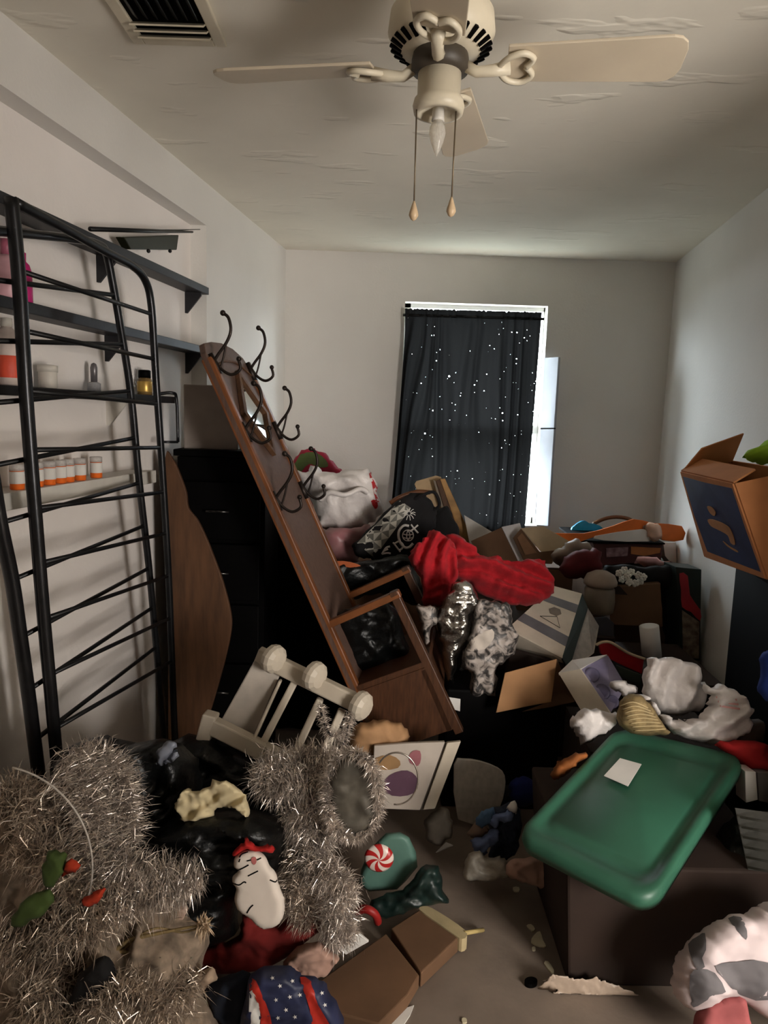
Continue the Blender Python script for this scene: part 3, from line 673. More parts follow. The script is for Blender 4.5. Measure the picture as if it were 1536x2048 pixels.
hd = MB(); hd.tube(spline([P(640, 1000, 3.2), P(660, 985, 3.17), P(690, 990, 3.17), P(720, 978, 3.2), P(735, 985, 3.22)], 6), [0.012] * 25, 8); hd.build('handle', M_BAGW, sb, True)
# dull pink carrier below it
soft('produce_bag', 'greyish translucent carrier with pink contents below the white bag', 'plastic bag', [(638, 1062), (660, 1056), (700, 1058), (740, 1050), (745, 1085), (720, 1110), (715, 1130), (690, 1142), (655, 1140), (640, 1110)], 3.28, 0.10, mat('pinkish_film', (158, 134, 128), 0.4, rgb2=(150, 96, 100), nscale=7), rim=45, wr=0.02, ws=12, seed=5)
# black tote with lettering
ep = thing('tote_bag', 'black tote bag with silver triangle pattern and white lettering on the heap', 'tote bag', P(790, 1115, 3.12))
puff('tote_body', [(704, 1098), (712, 1082), (740, 1055), (775, 1020), (800, 998), (830, 986), (852, 992), (868, 1012), (874, 1040), (864, 1070), (846, 1096), (822, 1116), (785, 1124), (748, 1122), (720, 1114)], 3.10, 0.05, M_CLOTHK, ep, rim=26, wr=0.008, ws=9, seed=2, step=6)
be = LAST['bvh']; M_SIL = mat('silver_print', (186, 182, 170), 0.5, var=0.05); M_SILD = mat('silver_print_grey', (112, 110, 102), 0.5)
A_, B_ = np.array((714., 1086.)), np.array((800., 1001.)); C_, D_ = np.array((748., 1116.)), np.array((822., 1016.))
for i in range(5):
    for j in range(2):
        def q(s, t): a = A_ + (B_ - A_) * s; b = C_ + (D_ - C_) * s; return tuple(a + (b - a) * t)
        s0, s1, t0, t1 = i / 5, (i + 1) / 5, j / 2, (j + 1) / 2; c = q((s0 + s1) / 2, (t0 + t1) / 2); cs = [q(s0, t0), q(s1, t0), q(s1, t1), q(s0, t1)]
        for k in range(4):
            decal('print_triangle', [cs[k], cs[(k + 1) % 4], c], M_SIL if (i + j + k) % 2 else M_SILD, ep, step=9, sm=1, bvh=be)
lt = lambda name, sts, r=0.0045: [None for mbx in [MB()] if [stroke(mbx, s_, r, bvh=be) for s_ in sts] is None or mbx.v and mbx.build(name, M_PAPER, ep, True) is None]
lt('letter_e', [[(764, 1108), (772, 1096), (780, 1093)], [(768, 1102), (776, 1098)], [(764, 1108), (774, 1106), (781, 1107)]])
lt('letter_p', [[(800, 1103), (790, 1090), (786, 1085)], [(788, 1088), (798, 1083), (806, 1090), (803, 1098), (797, 1100)]])
lt('letter_c', [[(818, 1052), (808, 1051), (799, 1060), (797, 1072), (801, 1086), (810, 1095), (819, 1094), (826, 1087)]], 0.006)
lt('letter_t', [[(836, 1066), (828, 1057), (822, 1049)], [(820, 1063), (828, 1057), (836, 1050)]])
gl = [(816 + 11 * math.cos(a), 1071 + 11 * math.sin(a)) for a in np.linspace(0, 2 * math.pi, 13)]
lt('letter_o_globe', [gl, [(806, 1068), (816, 1070), (827, 1068)], [(806, 1075), (816, 1077), (826, 1075)], [(816, 1060), (813, 1071), (816, 1082)], [(816, 1060), (820, 1071), (816, 1082)]], 0.0022)
lt('firework_print', [[(818 + 3 * math.cos(a), 1027 + 3 * math.sin(a)), (818 + 9 * math.cos(a), 1026 + 9 * math.sin(a)), (818 + 13 * math.cos(a), 1028 + 13 * math.sin(a))] for a in np.linspace(0.2, 6.1, 11)], 0.0016)
MB().tube(spline([P(826, 1000, 3.06), P(846, 990, 3.03), P(866, 984, 3.03), P(876, 996, 3.03), P(878, 1012, 3.05), P(862, 1022, 3.07)], 6), 0.007, 6).build('handle', M_CLOTHK, ep, True)
# leaning frames and boards behind the tote
sheet('cream_board', 'cream board with rounded corner leaning against the curtain', 'board', [(829, 968), (833, 962), (872, 951), (882, 954), (936, 1090), (880, 1100)], 3.86, 0.02, mat('cream_board_face', (206, 176, 136), 0.6, var=0.06))
fr_ = thing('picture_frame', 'gilt picture frame seen edge-on beside the cream board', 'picture frame', P(925, 1085, 3.78))
slab('frame_moulding', [(880, 958), (890, 957), (948, 1084), (926, 1090)], 3.80, 0.035, mat('gilt_wood', (150, 112, 62), 0.35, 0.35, var=0.2), fr_)
slab('frame_edge', [(872, 962), (880, 958), (926, 1090), (912, 1094)], 3.79, 0.03, M_DKWOOD, fr_)
slab('glass_strip', [(866, 960), (872, 962), (914, 1092), (906, 1094)], 3.80, 0.01, mat('grey_mount', (140, 124, 104), 0.4), fr_)
ar = MB().tube(spline([P(780, 1006, 3.8), P(800, 994, 3.8), P(832, 984, 3.82), P(860, 985, 3.84)], 5), 0.012, 8).build('cane_handle', M_EDGE, None, True)
tag(ar, 'curved brown wooden handle behind the tote bag', 'cane')
soft('black_hat', 'black felt hat lying behind the tote bag', 'hat', [(858, 1046), (866, 1022), (884, 1014), (902, 1022), (914, 1048), (922, 1082), (924, 1130), (880, 1140), (856, 1120)], 3.4, 0.08, M_CLOTHK, rim=30, wr=0.004)
sheet('paper_sheet', 'white sheet of paper leaning below the curtain hem', 'paper', [(928, 1030), (988, 1066), (985, 1112), (944, 1112)], 3.74, 0.003, M_PAPER)
# open cartons under the window
c1 = thing('open_carton', 'brown carton with raised flap and clear tape below the window', 'box', P(1000, 1125, 3.55))
slab('front_side', [(942, 1082), (1003, 1055), (1036, 1122), (962, 1126)], 3.50, 0.006, M_CARDD, c1, kx=0.0006)
slab('tape_flap', [(1003, 1054), (1040, 1046), (1044, 1060), (1030, 1076), (1050, 1118), (1036, 1122)], 3.52, 0.004, mat('packing_tape', (206, 204, 206), 0.3), c1)
c2 = thing('open_carton', 'carton with pale open flap between the window and the orange tray', 'box', P(1085, 1125, 3.5))
slab('front_side', [(1026, 1076), (1042, 1057), (1080, 1104), (1116, 1100), (1104, 1128), (1050, 1126)], 3.46, 0.006, M_CARDD, c2)
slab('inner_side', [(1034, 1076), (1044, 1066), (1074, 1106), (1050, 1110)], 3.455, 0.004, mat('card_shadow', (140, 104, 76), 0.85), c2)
slab('lid_flap', [(1042, 1056), (1086, 1052), (1142, 1084), (1116, 1102), (1084, 1104)], 3.48, 0.006, M_CARDL, c2, n=(0, -0.5, 1))
# orange tray with papers
tr_ = thing('orange_tray', 'bright orange gift tray holding white paper under the window corner', 'tray', P(1240, 1085, 3.75))
slab('tray_wall', [(1104, 1066), (1168, 1067), (1226, 1052), (1268, 1038), (1306, 1046), (1364, 1052), (1367, 1080), (1328, 1081), (1300, 1066), (1286, 1058), (1195, 1072), (1160, 1084), (1130, 1084)], 3.56, 0.02, M_ORNG, tr_, sm=2)
slab('tissue_paper', [(1190, 1072), (1286, 1058), (1300, 1068), (1298, 1083), (1208, 1081)], 3.55, 0.01, M_PAPER, tr_, sm=2)
puff('bow', [(1288, 1052), (1300, 1044), (1318, 1052), (1326, 1066), (1316, 1082), (1300, 1078), (1292, 1066)], 3.54, 0.008, mat('peach_ribbon', (226, 186, 160), 0.5), tr_, rim=12, wr=0.006, ws=30)
sheet('blue_toy', 'bright blue plastic toy piece behind the orange tray', 'toy', [(1142, 1062), (1156, 1046), (1170, 1041), (1178, 1046), (1190, 1048), (1206, 1056), (1180, 1066)], 3.9, 0.03, mat('cyan_plastic', (40, 168, 216), 0.3), sm=2)
o = MB().tube(spline([P(1186, 1048, 3.95), P(1208, 1038, 3.95), P(1232, 1034, 3.95), P(1258, 1038, 3.95), P(1274, 1050, 3.95)], 5), 0.011, 8).build('wooden_hoop', M_EDGE, None, True); tag(o, 'thin orange wooden hoop standing behind the tray', 'hoop')
# game box under it
gx = thing('game_box', 'maroon picture box stacked under the orange tray', 'box', P(1250, 1130, 3.6))
gf = [P(1186, 1086, 3.6), P(1326, 1089, 3.6), P(1322, 1122, 3.6), P(1196, 1132, 3.6)]
MB().prism(gf, (0.02, 0.4, 0)).build('box_body', mat('maroon_card', (84, 46, 46), 0.6, var=0.15), gx, bevel=0.003)
gt = [P(1150, 1079, 3.56), P(1280, 1083, 3.56), P(1330, 1088, 3.6), P(1180, 1086, 3.56)]
MB().prism([P(1152, 1080, 3.57), P(1330, 1086, 3.57), P(1330, 1089, 3.57), P(1152, 1084, 3.57)], (0.02, 0.44, 0)).build('lid_edge', M_DARK, gx)
slab('picture_window', [(1212, 1096), (1257, 1094), (1255, 1112), (1213, 1115)], 3.594, 0.002, mat('pale_print', (166, 136, 140), 0.6, rgb2=(96, 60, 70), nscale=40), gx)
slab('side_print', [(1262, 1093), (1322, 1096), (1320, 1106), (1290, 1112), (1262, 1108)], 3.594, 0.002, mat('tan_print', (186, 116, 64), 0.6), gx)
soft('pink_cloth', 'small pale pink cloth lying at the corner by the right wall', 'cloth', [(1266, 1124), (1284, 1111), (1310, 1118), (1342, 1124), (1330, 1131), (1300, 1132)], 3.42, 0.02, mat('pale_pink_cloth', (226, 176, 176), 0.8), rim=10, wr=0.008, ws=24)
sheet('wall_light_patch', 'small white slab standing in for bright light on the right wall by the orange tray', 'box', [(1326, 1085), (1352, 1085), (1354, 1132), (1344, 1129), (1330, 1112)], 3.7, 0.08, M_PAPER)  # white slab added in place of bright light falling on the wall
soft('beanie', 'dusty grey cap on the heap below the open cartons', 'hat', [(1102, 1118), (1112, 1100), (1130, 1086), (1150, 1079), (1172, 1086), (1188, 1100), (1178, 1112), (1150, 1118), (1124, 1132)], 3.36, 0.06, M_GREYB, rim=26, wr=0.004)
soft('maroon_hat', 'dark maroon knitted hat beside the dusty grey cap', 'hat', [(1120, 1130), (1138, 1108), (1165, 1099), (1192, 1100), (1204, 1124), (1196, 1150), (1160, 1158), (1124, 1150)], 3.22, 0.08, M_MAROON, rim=30, wr=0.006)
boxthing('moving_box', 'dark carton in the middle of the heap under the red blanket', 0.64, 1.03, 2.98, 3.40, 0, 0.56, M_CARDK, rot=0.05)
# jar and flowers
jr = thing('glass_jar', 'dusty round-lidded jar in front of the brown carton', 'jar', P(1196, 1232, 3.1))
MB().lathe([(0.05, 0), (0.066, 0.01), (0.070, 0.06), (0.066, 0.115), (0.05, 0.13)], P(1196, 1226, 3.1), 20).build('jar_body', mat('dusty_glass', (120, 108, 92), 0.3, var=0.15), jr, True)
MB().lathe([(0.056, 0.125), (0.074, 0.135), (0.074, 0.15), (0.062, 0.178), (0.03, 0.195), (0.004, 0.198)], P(1196, 1226, 3.1), 20).build('jar_lid', M_GREYB, jr, True)
fl = thing('artificial_flowers', 'bunch of white artificial flowers on the brown carton', 'flowers', P(1262, 1170, 3.12))
M_PET = mat('white_petal', (222, 218, 206), 0.7, var=0.05)
for i, (x, y) in enumerate(((1238, 1146), (1248, 1140), (1262, 1144), (1276, 1150), (1286, 1154), (1244, 1158), (1258, 1164), (1270, 1166), (1280, 1162), (1254, 1152))):
    mbp = MB(); c = P(x, y, 3.10 + 0.02 * (i % 3))
    for k in range(5):
        a = 2 * math.pi * k / 5 + i; mbp.sphere(c + Vector((math.cos(a) * 0.010, -0.004, math.sin(a) * 0.010)), 0.009, 8, 5, (1, 0.5, 1))
    mbp.sphere(c + Vector((0, -0.006, 0)), 0.006, 8, 5); mbp.build('blossom', M_PET, fl, True)
MB().tube([P(1262, 1172, 3.14), P(1262, 1150, 3.14)], 0.004, 6).build('stem', mat('stem_green', (50, 60, 40), 0.7), fl, True)
soft('black_scarf', 'black scarf beneath the white artificial flowers', 'cloth', [(1206, 1140), (1230, 1130), (1290, 1134), (1330, 1130), (1352, 1140), (1350, 1180), (1320, 1172), (1220, 1176)], 3.25, 0.05, M_CLOTHK, rim=16, wr=0.012)
# brown carton in the middle right
bc = thing('brown_carton', 'plain brown carton with folded top below the white flowers', 'box', P(1270, 1255, 3.18))
pts = [P(1212, 1176, 3.18), P(1321, 1166, 3.18), P(1326, 1254, 3.18), P(1222, 1250, 3.18)]
MB().prism(pts, (0.02, 0.25, 0)).build('carton', M_CARDD, bc, bevel=0.003)
slab('flap', [(1208, 1174), (1240, 1172), (1256, 1190), (1226, 1188)], 3.15, 0.004, M_CARDK, bc)
# gift bag by the right wall
gbg = thing('gift_bag', 'dark green gift bag with red ribbon print against the right wall', 'gift bag', P(1380, 1320, 3.28))
pts = [P(1352, 1134, 3.15), P(1403, 1139, 3.12), P(1400, 1322, 3.12), P(1362, 1318, 3.15)]
MB().prism(pts, (-0.01, 0.12, 0)).build('bag_body', mat('dark_green_card', (30, 42, 38), 0.5), gbg, bevel=0.002)
slab('ribbon_print', [(1359, 1147), (1376, 1152), (1380, 1190), (1401, 1220), (1400, 1242), (1382, 1224), (1364, 1214), (1362, 1180)], 3.112, 0.002, mat('ribbon_red', (150, 24, 34), 0.5), gbg, sm=2)
slab('photo_print', [(1364, 1220), (1399, 1244), (1398, 1318), (1366, 1314)], 3.112, 0.002, mat('sepia_print', (140, 124, 106), 0.6, rgb2=(70, 56, 46), nscale=30), gbg)
soft('black_sack', 'small black sack wedged between the brown carton and the gift bag', 'bag', [(1322, 1150), (1344, 1140), (1358, 1160), (1362, 1240), (1352, 1300), (1330, 1290), (1324, 1220)], 3.3, 0.06, M_BAGK, rim=18, wr=0.012)
# paper roll, dark panel, red card box
pa, pb = P(1298, 1252, 2.95), P(1304, 1315, 2.95)
o = MB().lathe([(0.03, 0), (0.041, 0.002), (0.041, (pa - pb).length), (0.03, (pa - pb).length + 0.002)], pb, 20, pa - pb).build('paper_roll', M_PAPER, None, True); tag(o, 'upright roll of white paper in front of the brown carton', 'paper roll')
sheet('plastic_board', 'dark blue-grey plastic board behind the striped white box', 'board', [(1190, 1236), (1214, 1234), (1228, 1246), (1230, 1290), (1194, 1290)], 3.02, 0.02, mat('slate_plastic', (64, 64, 70), 0.4))
rc = thing('red_card_box', 'flat red card box with cream rim near the paper roll', 'box', P(1240, 1345, 2.72))
slab('red_face', [(1198, 1288), (1222, 1286), (1288, 1320), (1284, 1348), (1238, 1328), (1202, 1308)], 2.72, 0.02, mat('bright_red_card', (178, 26, 34), 0.5), rc)
MB().tube(spline([P(1192, 1290, 2.7), P(1206, 1284, 2.7), P(1224, 1286, 2.7), P(1256, 1306, 2.7), P(1290, 1318, 2.7)], 4), 0.006, 6).build('cream_rim', M_CARDL, rc, True)
sheet('green_folder', 'dull dark green folder under the red card box', 'folder', [(1232, 1330), (1284, 1350), (1282, 1372), (1240, 1352)], 2.66, 0.006, mat('dull_green_card', (58, 66, 56), 0.6))
boxthing('moving_box', 'dark carton under the paper roll by the right wall', 1.06, 1.36, 2.62, 3.12, 0, 0.50, M_CARDK, rot=-0.04)

# ------------------------------------------------------------------ carton and dark cabinet on the right
cb = thing('dark_cabinet', 'tall dark cabinet standing against the right wall', 'cabinet', (1.30, 2.35, 0))
MB().prism([(1.245, 2.42, 1.02), (1.25, 2.42, 0.0), (1.385, 2.42, 0.0), (1.385, 2.42, 1.02)], (-0.09, -0.62, 0)).build('carcass', M_DARK, cb)
fb = thing('printed_carton', 'open brown carton with dark blue printed side tilted on the cabinet', 'box', P(1500, 1160, 2.3))
TLf, TLn, BLf, BLn = P(1363, 943, 2.44), P(1468, 967, 2.02), P(1411, 1112, 2.42), P(1533, 1156, 2.00)
ex = Vector((0.19, 0.04, 0.04))
def panel(name, pts, mtl, t, parent=fb):
    pts = [Vector(p) for p in pts]; nn = (pts[1] - pts[0]).cross(pts[2] - pts[0]).normalized() * t
    return MB().hexa(pts, [p + nn for p in pts]).build(name, mtl, parent)
M_CARDO = mat('orange_brown_card', (186, 124, 78), 0.85, var=0.06, bump=0.04)
panel('left_side', [TLf, TLn, BLn, BLf], M_CARDO, -0.005)
panel('near_side', [TLn, TLn + ex, BLn + ex, BLn], M_CARDO, -0.005)
panel('far_side', [TLf, TLf + ex, BLf + ex, BLf], M_CARDO, 0.005)
panel('bottom', [BLf, BLn, BLn + ex, BLf + ex], M_CARDO, -0.005)
panel('right_side', [TLf + ex, TLn + ex, BLn + ex, BLf + ex], M_CARDO, 0.005)
panel('flap', [TLf, TLn, TLn + ex * 0.35 + Vector((0, 0, 0.025)), TLf + ex * 0.35 + Vector((0, 0, 0.03))], M_CARDO, 0.005)
panel('flap', [TLf, TLf + ex, TLf + ex + Vector((0, -0.06, 0.10)), TLf + ex * 0.25 + Vector((0, -0.04, 0.075))], M_CARDO, 0.005)
u_, v_ = (TLn - TLf), (BLf - TLf); nn_ = u_.cross(v_).normalized() * 0.002
if nn_.dot(CAM - TLf) < 0: nn_ = -nn_
def on(u, v): return TLf + u_ * u + v_ * v + (BLn - BLf - u_) * (u * v) + nn_ * 1.5
q = [on(0.03, 0.05), on(0.5, 0.06), on(0.97, 0.05), on(0.96, 0.5), on(0.97, 0.94), on(0.5, 0.93), on(0.10, 0.92), on(0.04, 0.5)]
MB().hexa(q, [p + nn_ for p in q]).build('blue_print', mat('navy_print', (44, 62, 104), 0.5, var=0.12), fb)
M_GOLD = mat('tan_print_ink', (176, 128, 86), 0.6, var=0.12)
def blob(pts, name='tan_motif'):
    q = [(p.x, p.y) for p in spline([(a, b, 0) for a, b in pts], 3, True)]
    q = [on(a, b) + nn_ * 1.6 for a, b in q]; MB().hexa(q, [p + nn_ for p in q]).build(name, M_GOLD, fb)
blob([(0.40, 0.34), (0.48, 0.33), (0.53, 0.38), (0.49, 0.43), (0.42, 0.41)])
blob([(0.33, 0.50), (0.48, 0.48), (0.66, 0.50), (0.72, 0.56), (0.71, 0.70), (0.64, 0.70), (0.63, 0.62), (0.50, 0.59), (0.36, 0.57)])
blob([(0.50, 0.71), (0.60, 0.75), (0.70, 0.77), (0.70, 0.79), (0.56, 0.76)])
soft('lime_cloth', 'lime green cloth spilling out of the printed carton', 'cloth', [(1484, 914), (1502, 898), (1528, 884), (1560, 876), (1600, 885), (1600, 935), (1535, 930), (1510, 926)], 2.14, 0.04, mat('lime_cloth', (150, 196, 52), 0.85, var=0.1), rim=18, wr=0.014, ws=16)
soft('blue_garment', 'bright blue garment hanging at the cabinet edge', 'cloth', [(1524, 1310), (1540, 1300), (1570, 1310), (1575, 1400), (1520, 1392), (1518, 1350)], 1.9, 0.03, mat('royal_blue_cloth', (28, 56, 136), 0.85), rim=14, wr=0.01)
# ================================================================== MIDDLE OF THE HEAP
soft('garbage_bag', 'black garbage bag draped over the arm of the hall tree', 'garbage bag', [(640, 1145), (665, 1130), (700, 1128), (745, 1122), (800, 1112), (824, 1120), (836, 1150), (848, 1185), (838, 1212), (800, 1200), (760, 1186), (700, 1200), (655, 1206), (640, 1180)], 2.98, 0.09, M_BAGK, rim=30, wr=0.028, ws=13, seed=9, step=6)
soft('garbage_bag', 'black garbage bag stuffed under the arm of the hall tree', 'garbage bag', [(668, 1232), (700, 1216), (782, 1206), (806, 1262), (826, 1318), (800, 1334), (716, 1350), (690, 1306)], 2.62, 0.06, M_BAGK, rim=30, wr=0.022, ws=16, seed=12, step=7)
sheet('snack_wrapper', 'shiny orange-red wrapper on the black bag by the coat rack', 'wrapper', [(646, 1132), (672, 1122), (700, 1124), (722, 1132), (690, 1136)], 2.88, 0.006, mat('orange_wrapper', (176, 92, 54), 0.3), sm=2)
# red blanket
rb = thing('red_blanket', 'crumpled bright red fleece blanket thrown over the heap', 'blanket', P(960, 1214, 2.8))
puff('bunched_length', [(890, 1078), (910, 1070), (928, 1076), (946, 1094), (962, 1110), (990, 1112), (1020, 1122), (1060, 1120), (1088, 1124), (1096, 1145), (1108, 1170), (1104, 1190), (1080, 1206), (1040, 1212), (1000, 1204), (965, 1190), (940, 1168), (915, 1160), (900, 1130)], 2.82, 0.055, M_RED, rb, rim=26, wr=0.020, ws=13, seed=4, step=4, folds=(0.020, 0.20, -0.35, 0.94))
puff('hanging_end', [(818, 1110), (830, 1090), (846, 1084), (858, 1062), (876, 1066), (900, 1078), (912, 1100), (916, 1130), (912, 1165), (896, 1190), (884, 1212), (862, 1214), (846, 1206), (848, 1180), (836, 1150), (824, 1130)], 2.76, 0.05, M_RED, rb, rim=24, wr=0.018, ws=13, seed=5, step=4, folds=(0.022, 0.22, 0.95, 0.22))
# hidden support: carton beneath blanket and foil bag
boxthing('moving_box', 'dark carton under the red blanket behind the foil bag', 0.36, 0.61, 2.82, 3.30, 0, 0.66, M_CARDK, rot=-0.06)
soft('foil_bag', 'crinkled silver foil bag hanging below the red blanket', 'foil bag', [(878, 1216), (890, 1190), (904, 1170), (924, 1160), (942, 1166), (954, 1190), (962, 1218), (944, 1238), (940, 1276), (918, 1308), (910, 1350), (896, 1362), (886, 1320), (880, 1280), (874, 1240)], 2.58, 0.06, M_SILV, rim=28, wr=0.020, ws=26, seed=6, step=5)
M_BW = bpy.data.materials.new('photo_collage_print'); M_BW.use_nodes = True
def bwn():
    nt = M_BW.node_tree; n = nt.nodes; l = nt.links; b = n['Principled BSDF']; b.inputs['Roughness'].default_value = 0.5
    tc = n.new('ShaderNodeTexCoord'); v = n.new('ShaderNodeTexNoise'); v.inputs['Scale'].default_value = 26; v.inputs['Detail'].default_value = 3; v.inputs['Distortion'].default_value = 1.2
    r = n.new('ShaderNodeValToRGB'); r.color_ramp.elements[0].position = 0.42; r.color_ramp.elements[0].color = (0.03, 0.026, 0.024, 1); r.color_ramp.elements[1].position = 0.58; r.color_ramp.elements[1].color = (0.42, 0.36, 0.32, 1)
    l.new(tc.outputs['Object'], v.inputs[0]); l.new(v.outputs[0], r.inputs[0]); l.new(r.outputs[0], b.inputs['Base Color'])
bwn()
pc = thing('printed_fabric', 'black and white picture-print fabric hanging below the red blanket', 'fabric', P(970, 1392, 2.55))
puff('fabric', [(950, 1200), (990, 1202), (1022, 1214), (1024, 1250), (1036, 1272), (1030, 1302), (1008, 1324), (992, 1344), (993, 1392), (968, 1394), (940, 1392), (940, 1348), (922, 1336), (924, 1310), (936, 1276), (944, 1240)], 2.56, 0.035, M_BW, pc, rim=14, wr=0.016, ws=14, seed=8, step=6)
decal('blank_patch', [(912, 1312), (930, 1290), (956, 1270), (984, 1258), (988, 1276), (970, 1298), (944, 1302)], mat('unprinted_cloth', (206, 194, 182), 0.8), pc)
puff('fabric_corner', [(834, 1212), (850, 1208), (872, 1216), (876, 1240), (862, 1256), (858, 1290), (848, 1282), (842, 1250)], 2.56, 0.02, M_BW, pc, rim=10, wr=0.01, seed=3, step=6)
# striped white box
wb = thing('striped_box', 'white box with two grey stripes on its lid, tilted on the heap', 'box', P(1080, 1315, 2.75))
a, b, c, d = P(1108, 1172, 3.02), P(1164, 1187, 3.0), P(1124, 1316, 2.68), P(1014, 1258, 2.72)
def onpl(x, y, p0, p1, p2):
    n_ = (p1 - p0).cross(p2 - p0); r_ = ray(x, y); return CAM + r_ * ((p0 - CAM).dot(n_) / r_.dot(n_))
c = onpl(1124, 1316, a, b, d)
def quad(pts, mtl, name, parent, t=0.006, flip=1):
    pts = [Vector(p) for p in pts]; nn = (pts[1] - pts[0]).cross(pts[2] - pts[0]).normalized()
    if nn.dot(CAM - pts[0]) < 0: nn = -nn
    return MB().hexa(pts, [p - nn * t for p in pts]).build(name, mtl, parent)
M_LID = mat('white_lid_card', (214, 202, 184), 0.7, var=0.06)
quad([a, b, c, d], M_LID, 'lid', wb, 0.012)
def bil(s, t, lift=0.0015):
    p = a.lerp(b, s).lerp(d.lerp(c, s), t); nn = (b - a).cross(d - a).normalized(); nn = nn if nn.dot(CAM - a) > 0 else -nn; return p + nn * lift
M_STR = mat('grey_stripe', (112, 110, 114), 0.6)
quad([bil(-.0, .2), bil(1, .2), bil(1, .33), bil(0, .33)], M_STR, 'stripe', wb, 0.001)
quad([bil(0, .66), bil(1, .70), bil(1, .84), bil(0, .80)], M_STR, 'stripe', wb, 0.001)
hx = [bil(.52 + .16 * math.cos(k * math.pi / 3), .43 + .07 * math.sin(k * math.pi / 3), 0.002) for k in range(6)]
quad(hx, mat('grey_seal', (126, 114, 102), 0.6), 'hexagon_mark', wb, 0.001)
ln_ = MB(); tri = [bil(.30, .60, .003), bil(.62, .50, .003), bil(.78, .64, .003), bil(.30, .60, .003)]; ln_.tube(tri, 0.0012, 5); ln_.build('triangle_mark', M_DARK, wb)
quad([b, P(1176, 1216, 2.98), P(1138, 1338, 2.66), c], mat('dark_teal_edge', (66, 78, 76), 0.5), 'teal_side', wb)
quad([P(1176, 1216, 2.98), P(1198, 1252, 3.02), P(1188, 1306, 2.8), P(1140, 1344, 2.68)], M_FROST, 'clear_side', wb)
quad([d, c, P(1128, 1350, 2.70), P(1022, 1292, 2.74)], M_LID, 'front_lip', wb)
# carton with a hanging flap
cf = thing('flap_carton', 'brown carton with one flap hanging open below the striped box', 'box', P(1060, 1430, 2.6))
slab('open_flap', [(1010, 1346), (1114, 1318), (1103, 1404), (1050, 1414), (992, 1426)], 2.46, 0.005, M_CARD, cf)
slab('carton_side', [(1114, 1318), (1150, 1404), (1104, 1414), (1044, 1424), (1104, 1402)], 2.50, 0.006, M_CARDD, cf)
MB().prism([P(1022, 1300, 2.62), P(1128, 1330, 2.62), P(1134, 1420, 2.62), P(1000, 1420, 2.62)], (0, 0.04, 0)).build('carton_back', M_CARDK, cf)
# black tote under everything with a white tag
kt = thing('black_crate', 'black plastic crate with a white tag at the foot of the heap', 'crate', (0.5, 2.7, 0))
pts = [P(892, 1388, 2.54), P(1118, 1424, 2.54)]; x0, x1 = pts[0].x, P(1118, 1500, 2.54).x
MB().box(((x0 + x1) / 2, 2.66, 0.24), (x1 - x0, 0.24, 0.48)).build('crate_body', M_DARK, kt, bevel=0.01)
slab('white_tag', [(895, 1394), (921, 1398), (920, 1423), (897, 1416)], 2.53, 0.003, M_PAPER, kt)
# packaging box with moulded trays
pk = thing('packaging_box', 'white packaging box with lavender moulded insert beside the white bags', 'box', P(1200, 1430, 2.35))
f0, f1, f2, f3 = P(1160, 1338, 2.36), P(1216, 1311, 2.44), P(1252, 1372, 2.34), P(1220, 1428, 2.26)
quad([f0, f1, f2, f3], mat('lavender_insert', (158, 152, 178), 0.45, rgb2=(120, 112, 140), nscale=9), 'moulded_insert', pk, 0.03)
quad([P(1117, 1346, 2.40), P(1160, 1338, 2.355), P(1221, 1428, 2.255), P(1164, 1424, 2.32)], M_LID, 'left_side', pk, 0.01)
quad([P(1117, 1346, 2.40), P(1144, 1320, 2.46), P(1214, 1309, 2.45), P(1160, 1338, 2.355)], M_PAPER, 'top_rim', pk, 0.01)
for (x, y, rx) in ((1184, 1350, 0.026), (1204, 1384, 0.028), (1224, 1404, 0.024)):
    MB().lathe([(rx, 0), (rx * 0.9, 0.006), (rx * 0.6, 0.002)], P(x, y, 2.36 - (y - 1340) * 0.001), 16, (-0.3, -1, 0.6)).build('insert_cup', mat('lavender_dark', (104, 98, 128), 0.45), pk, True)
soft('tissue_scrap', 'scrap of white tissue on the packaging box', 'tissue', [(1219, 1368), (1246, 1364), (1266, 1368), (1272, 1384), (1252, 1392), (1234, 1384)], 2.24, 0.012, M_BAGW, rim=8, wr=0.008, ws=30)
# white carrier bags
wg = thing('carrier_bag', 'large white plastic carrier bag gaping open behind the green lid', 'plastic bag', P(1400, 1490, 2.12))
puff('bag_back', [(1284, 1384), (1290, 1330), (1302, 1316), (1330, 1314), (1386, 1326), (1402, 1356), (1412, 1372), (1396, 1420), (1330, 1430), (1300, 1410)], 2.20, 0.03, M_BAGW, wg, rim=16, wr=0.024, ws=8, seed=21, step=5, folds=(0.010, 0.16, 0.85, 0.5), jit=9)
puff('bag_front', [(1276, 1392), (1300, 1398), (1316, 1420), (1330, 1434), (1352, 1436), (1372, 1440), (1396, 1430), (1414, 1412), (1416, 1392), (1404, 1372), (1420, 1372), (1446, 1374), (1470, 1388), (1490, 1406), (1502, 1434), (1498, 1462), (1480, 1478), (1440, 1490), (1400, 1486), (1356, 1472), (1326, 1446), (1300, 1414)], 2.08, 0.035, M_BAGW, wg, rim=14, wr=0.026, ws=9, seed=22, step=5, folds=(0.010, 0.17, 0.5, 0.86), jit=9)
bf_ = LAST['bvh']; M_PKP = mat('faded_red_print', (206, 150, 146), 0.5)
for k in range(3): decal('faded_print', [(1432 + 4 * k, 1392 + 9 * k), (1474 + k * 3, 1398 + 9 * k), (1474 + k * 3, 1402 + 9 * k), (1432 + 4 * k, 1396 + 9 * k)], M_PKP, wg, bvh=bf_, sm=1)
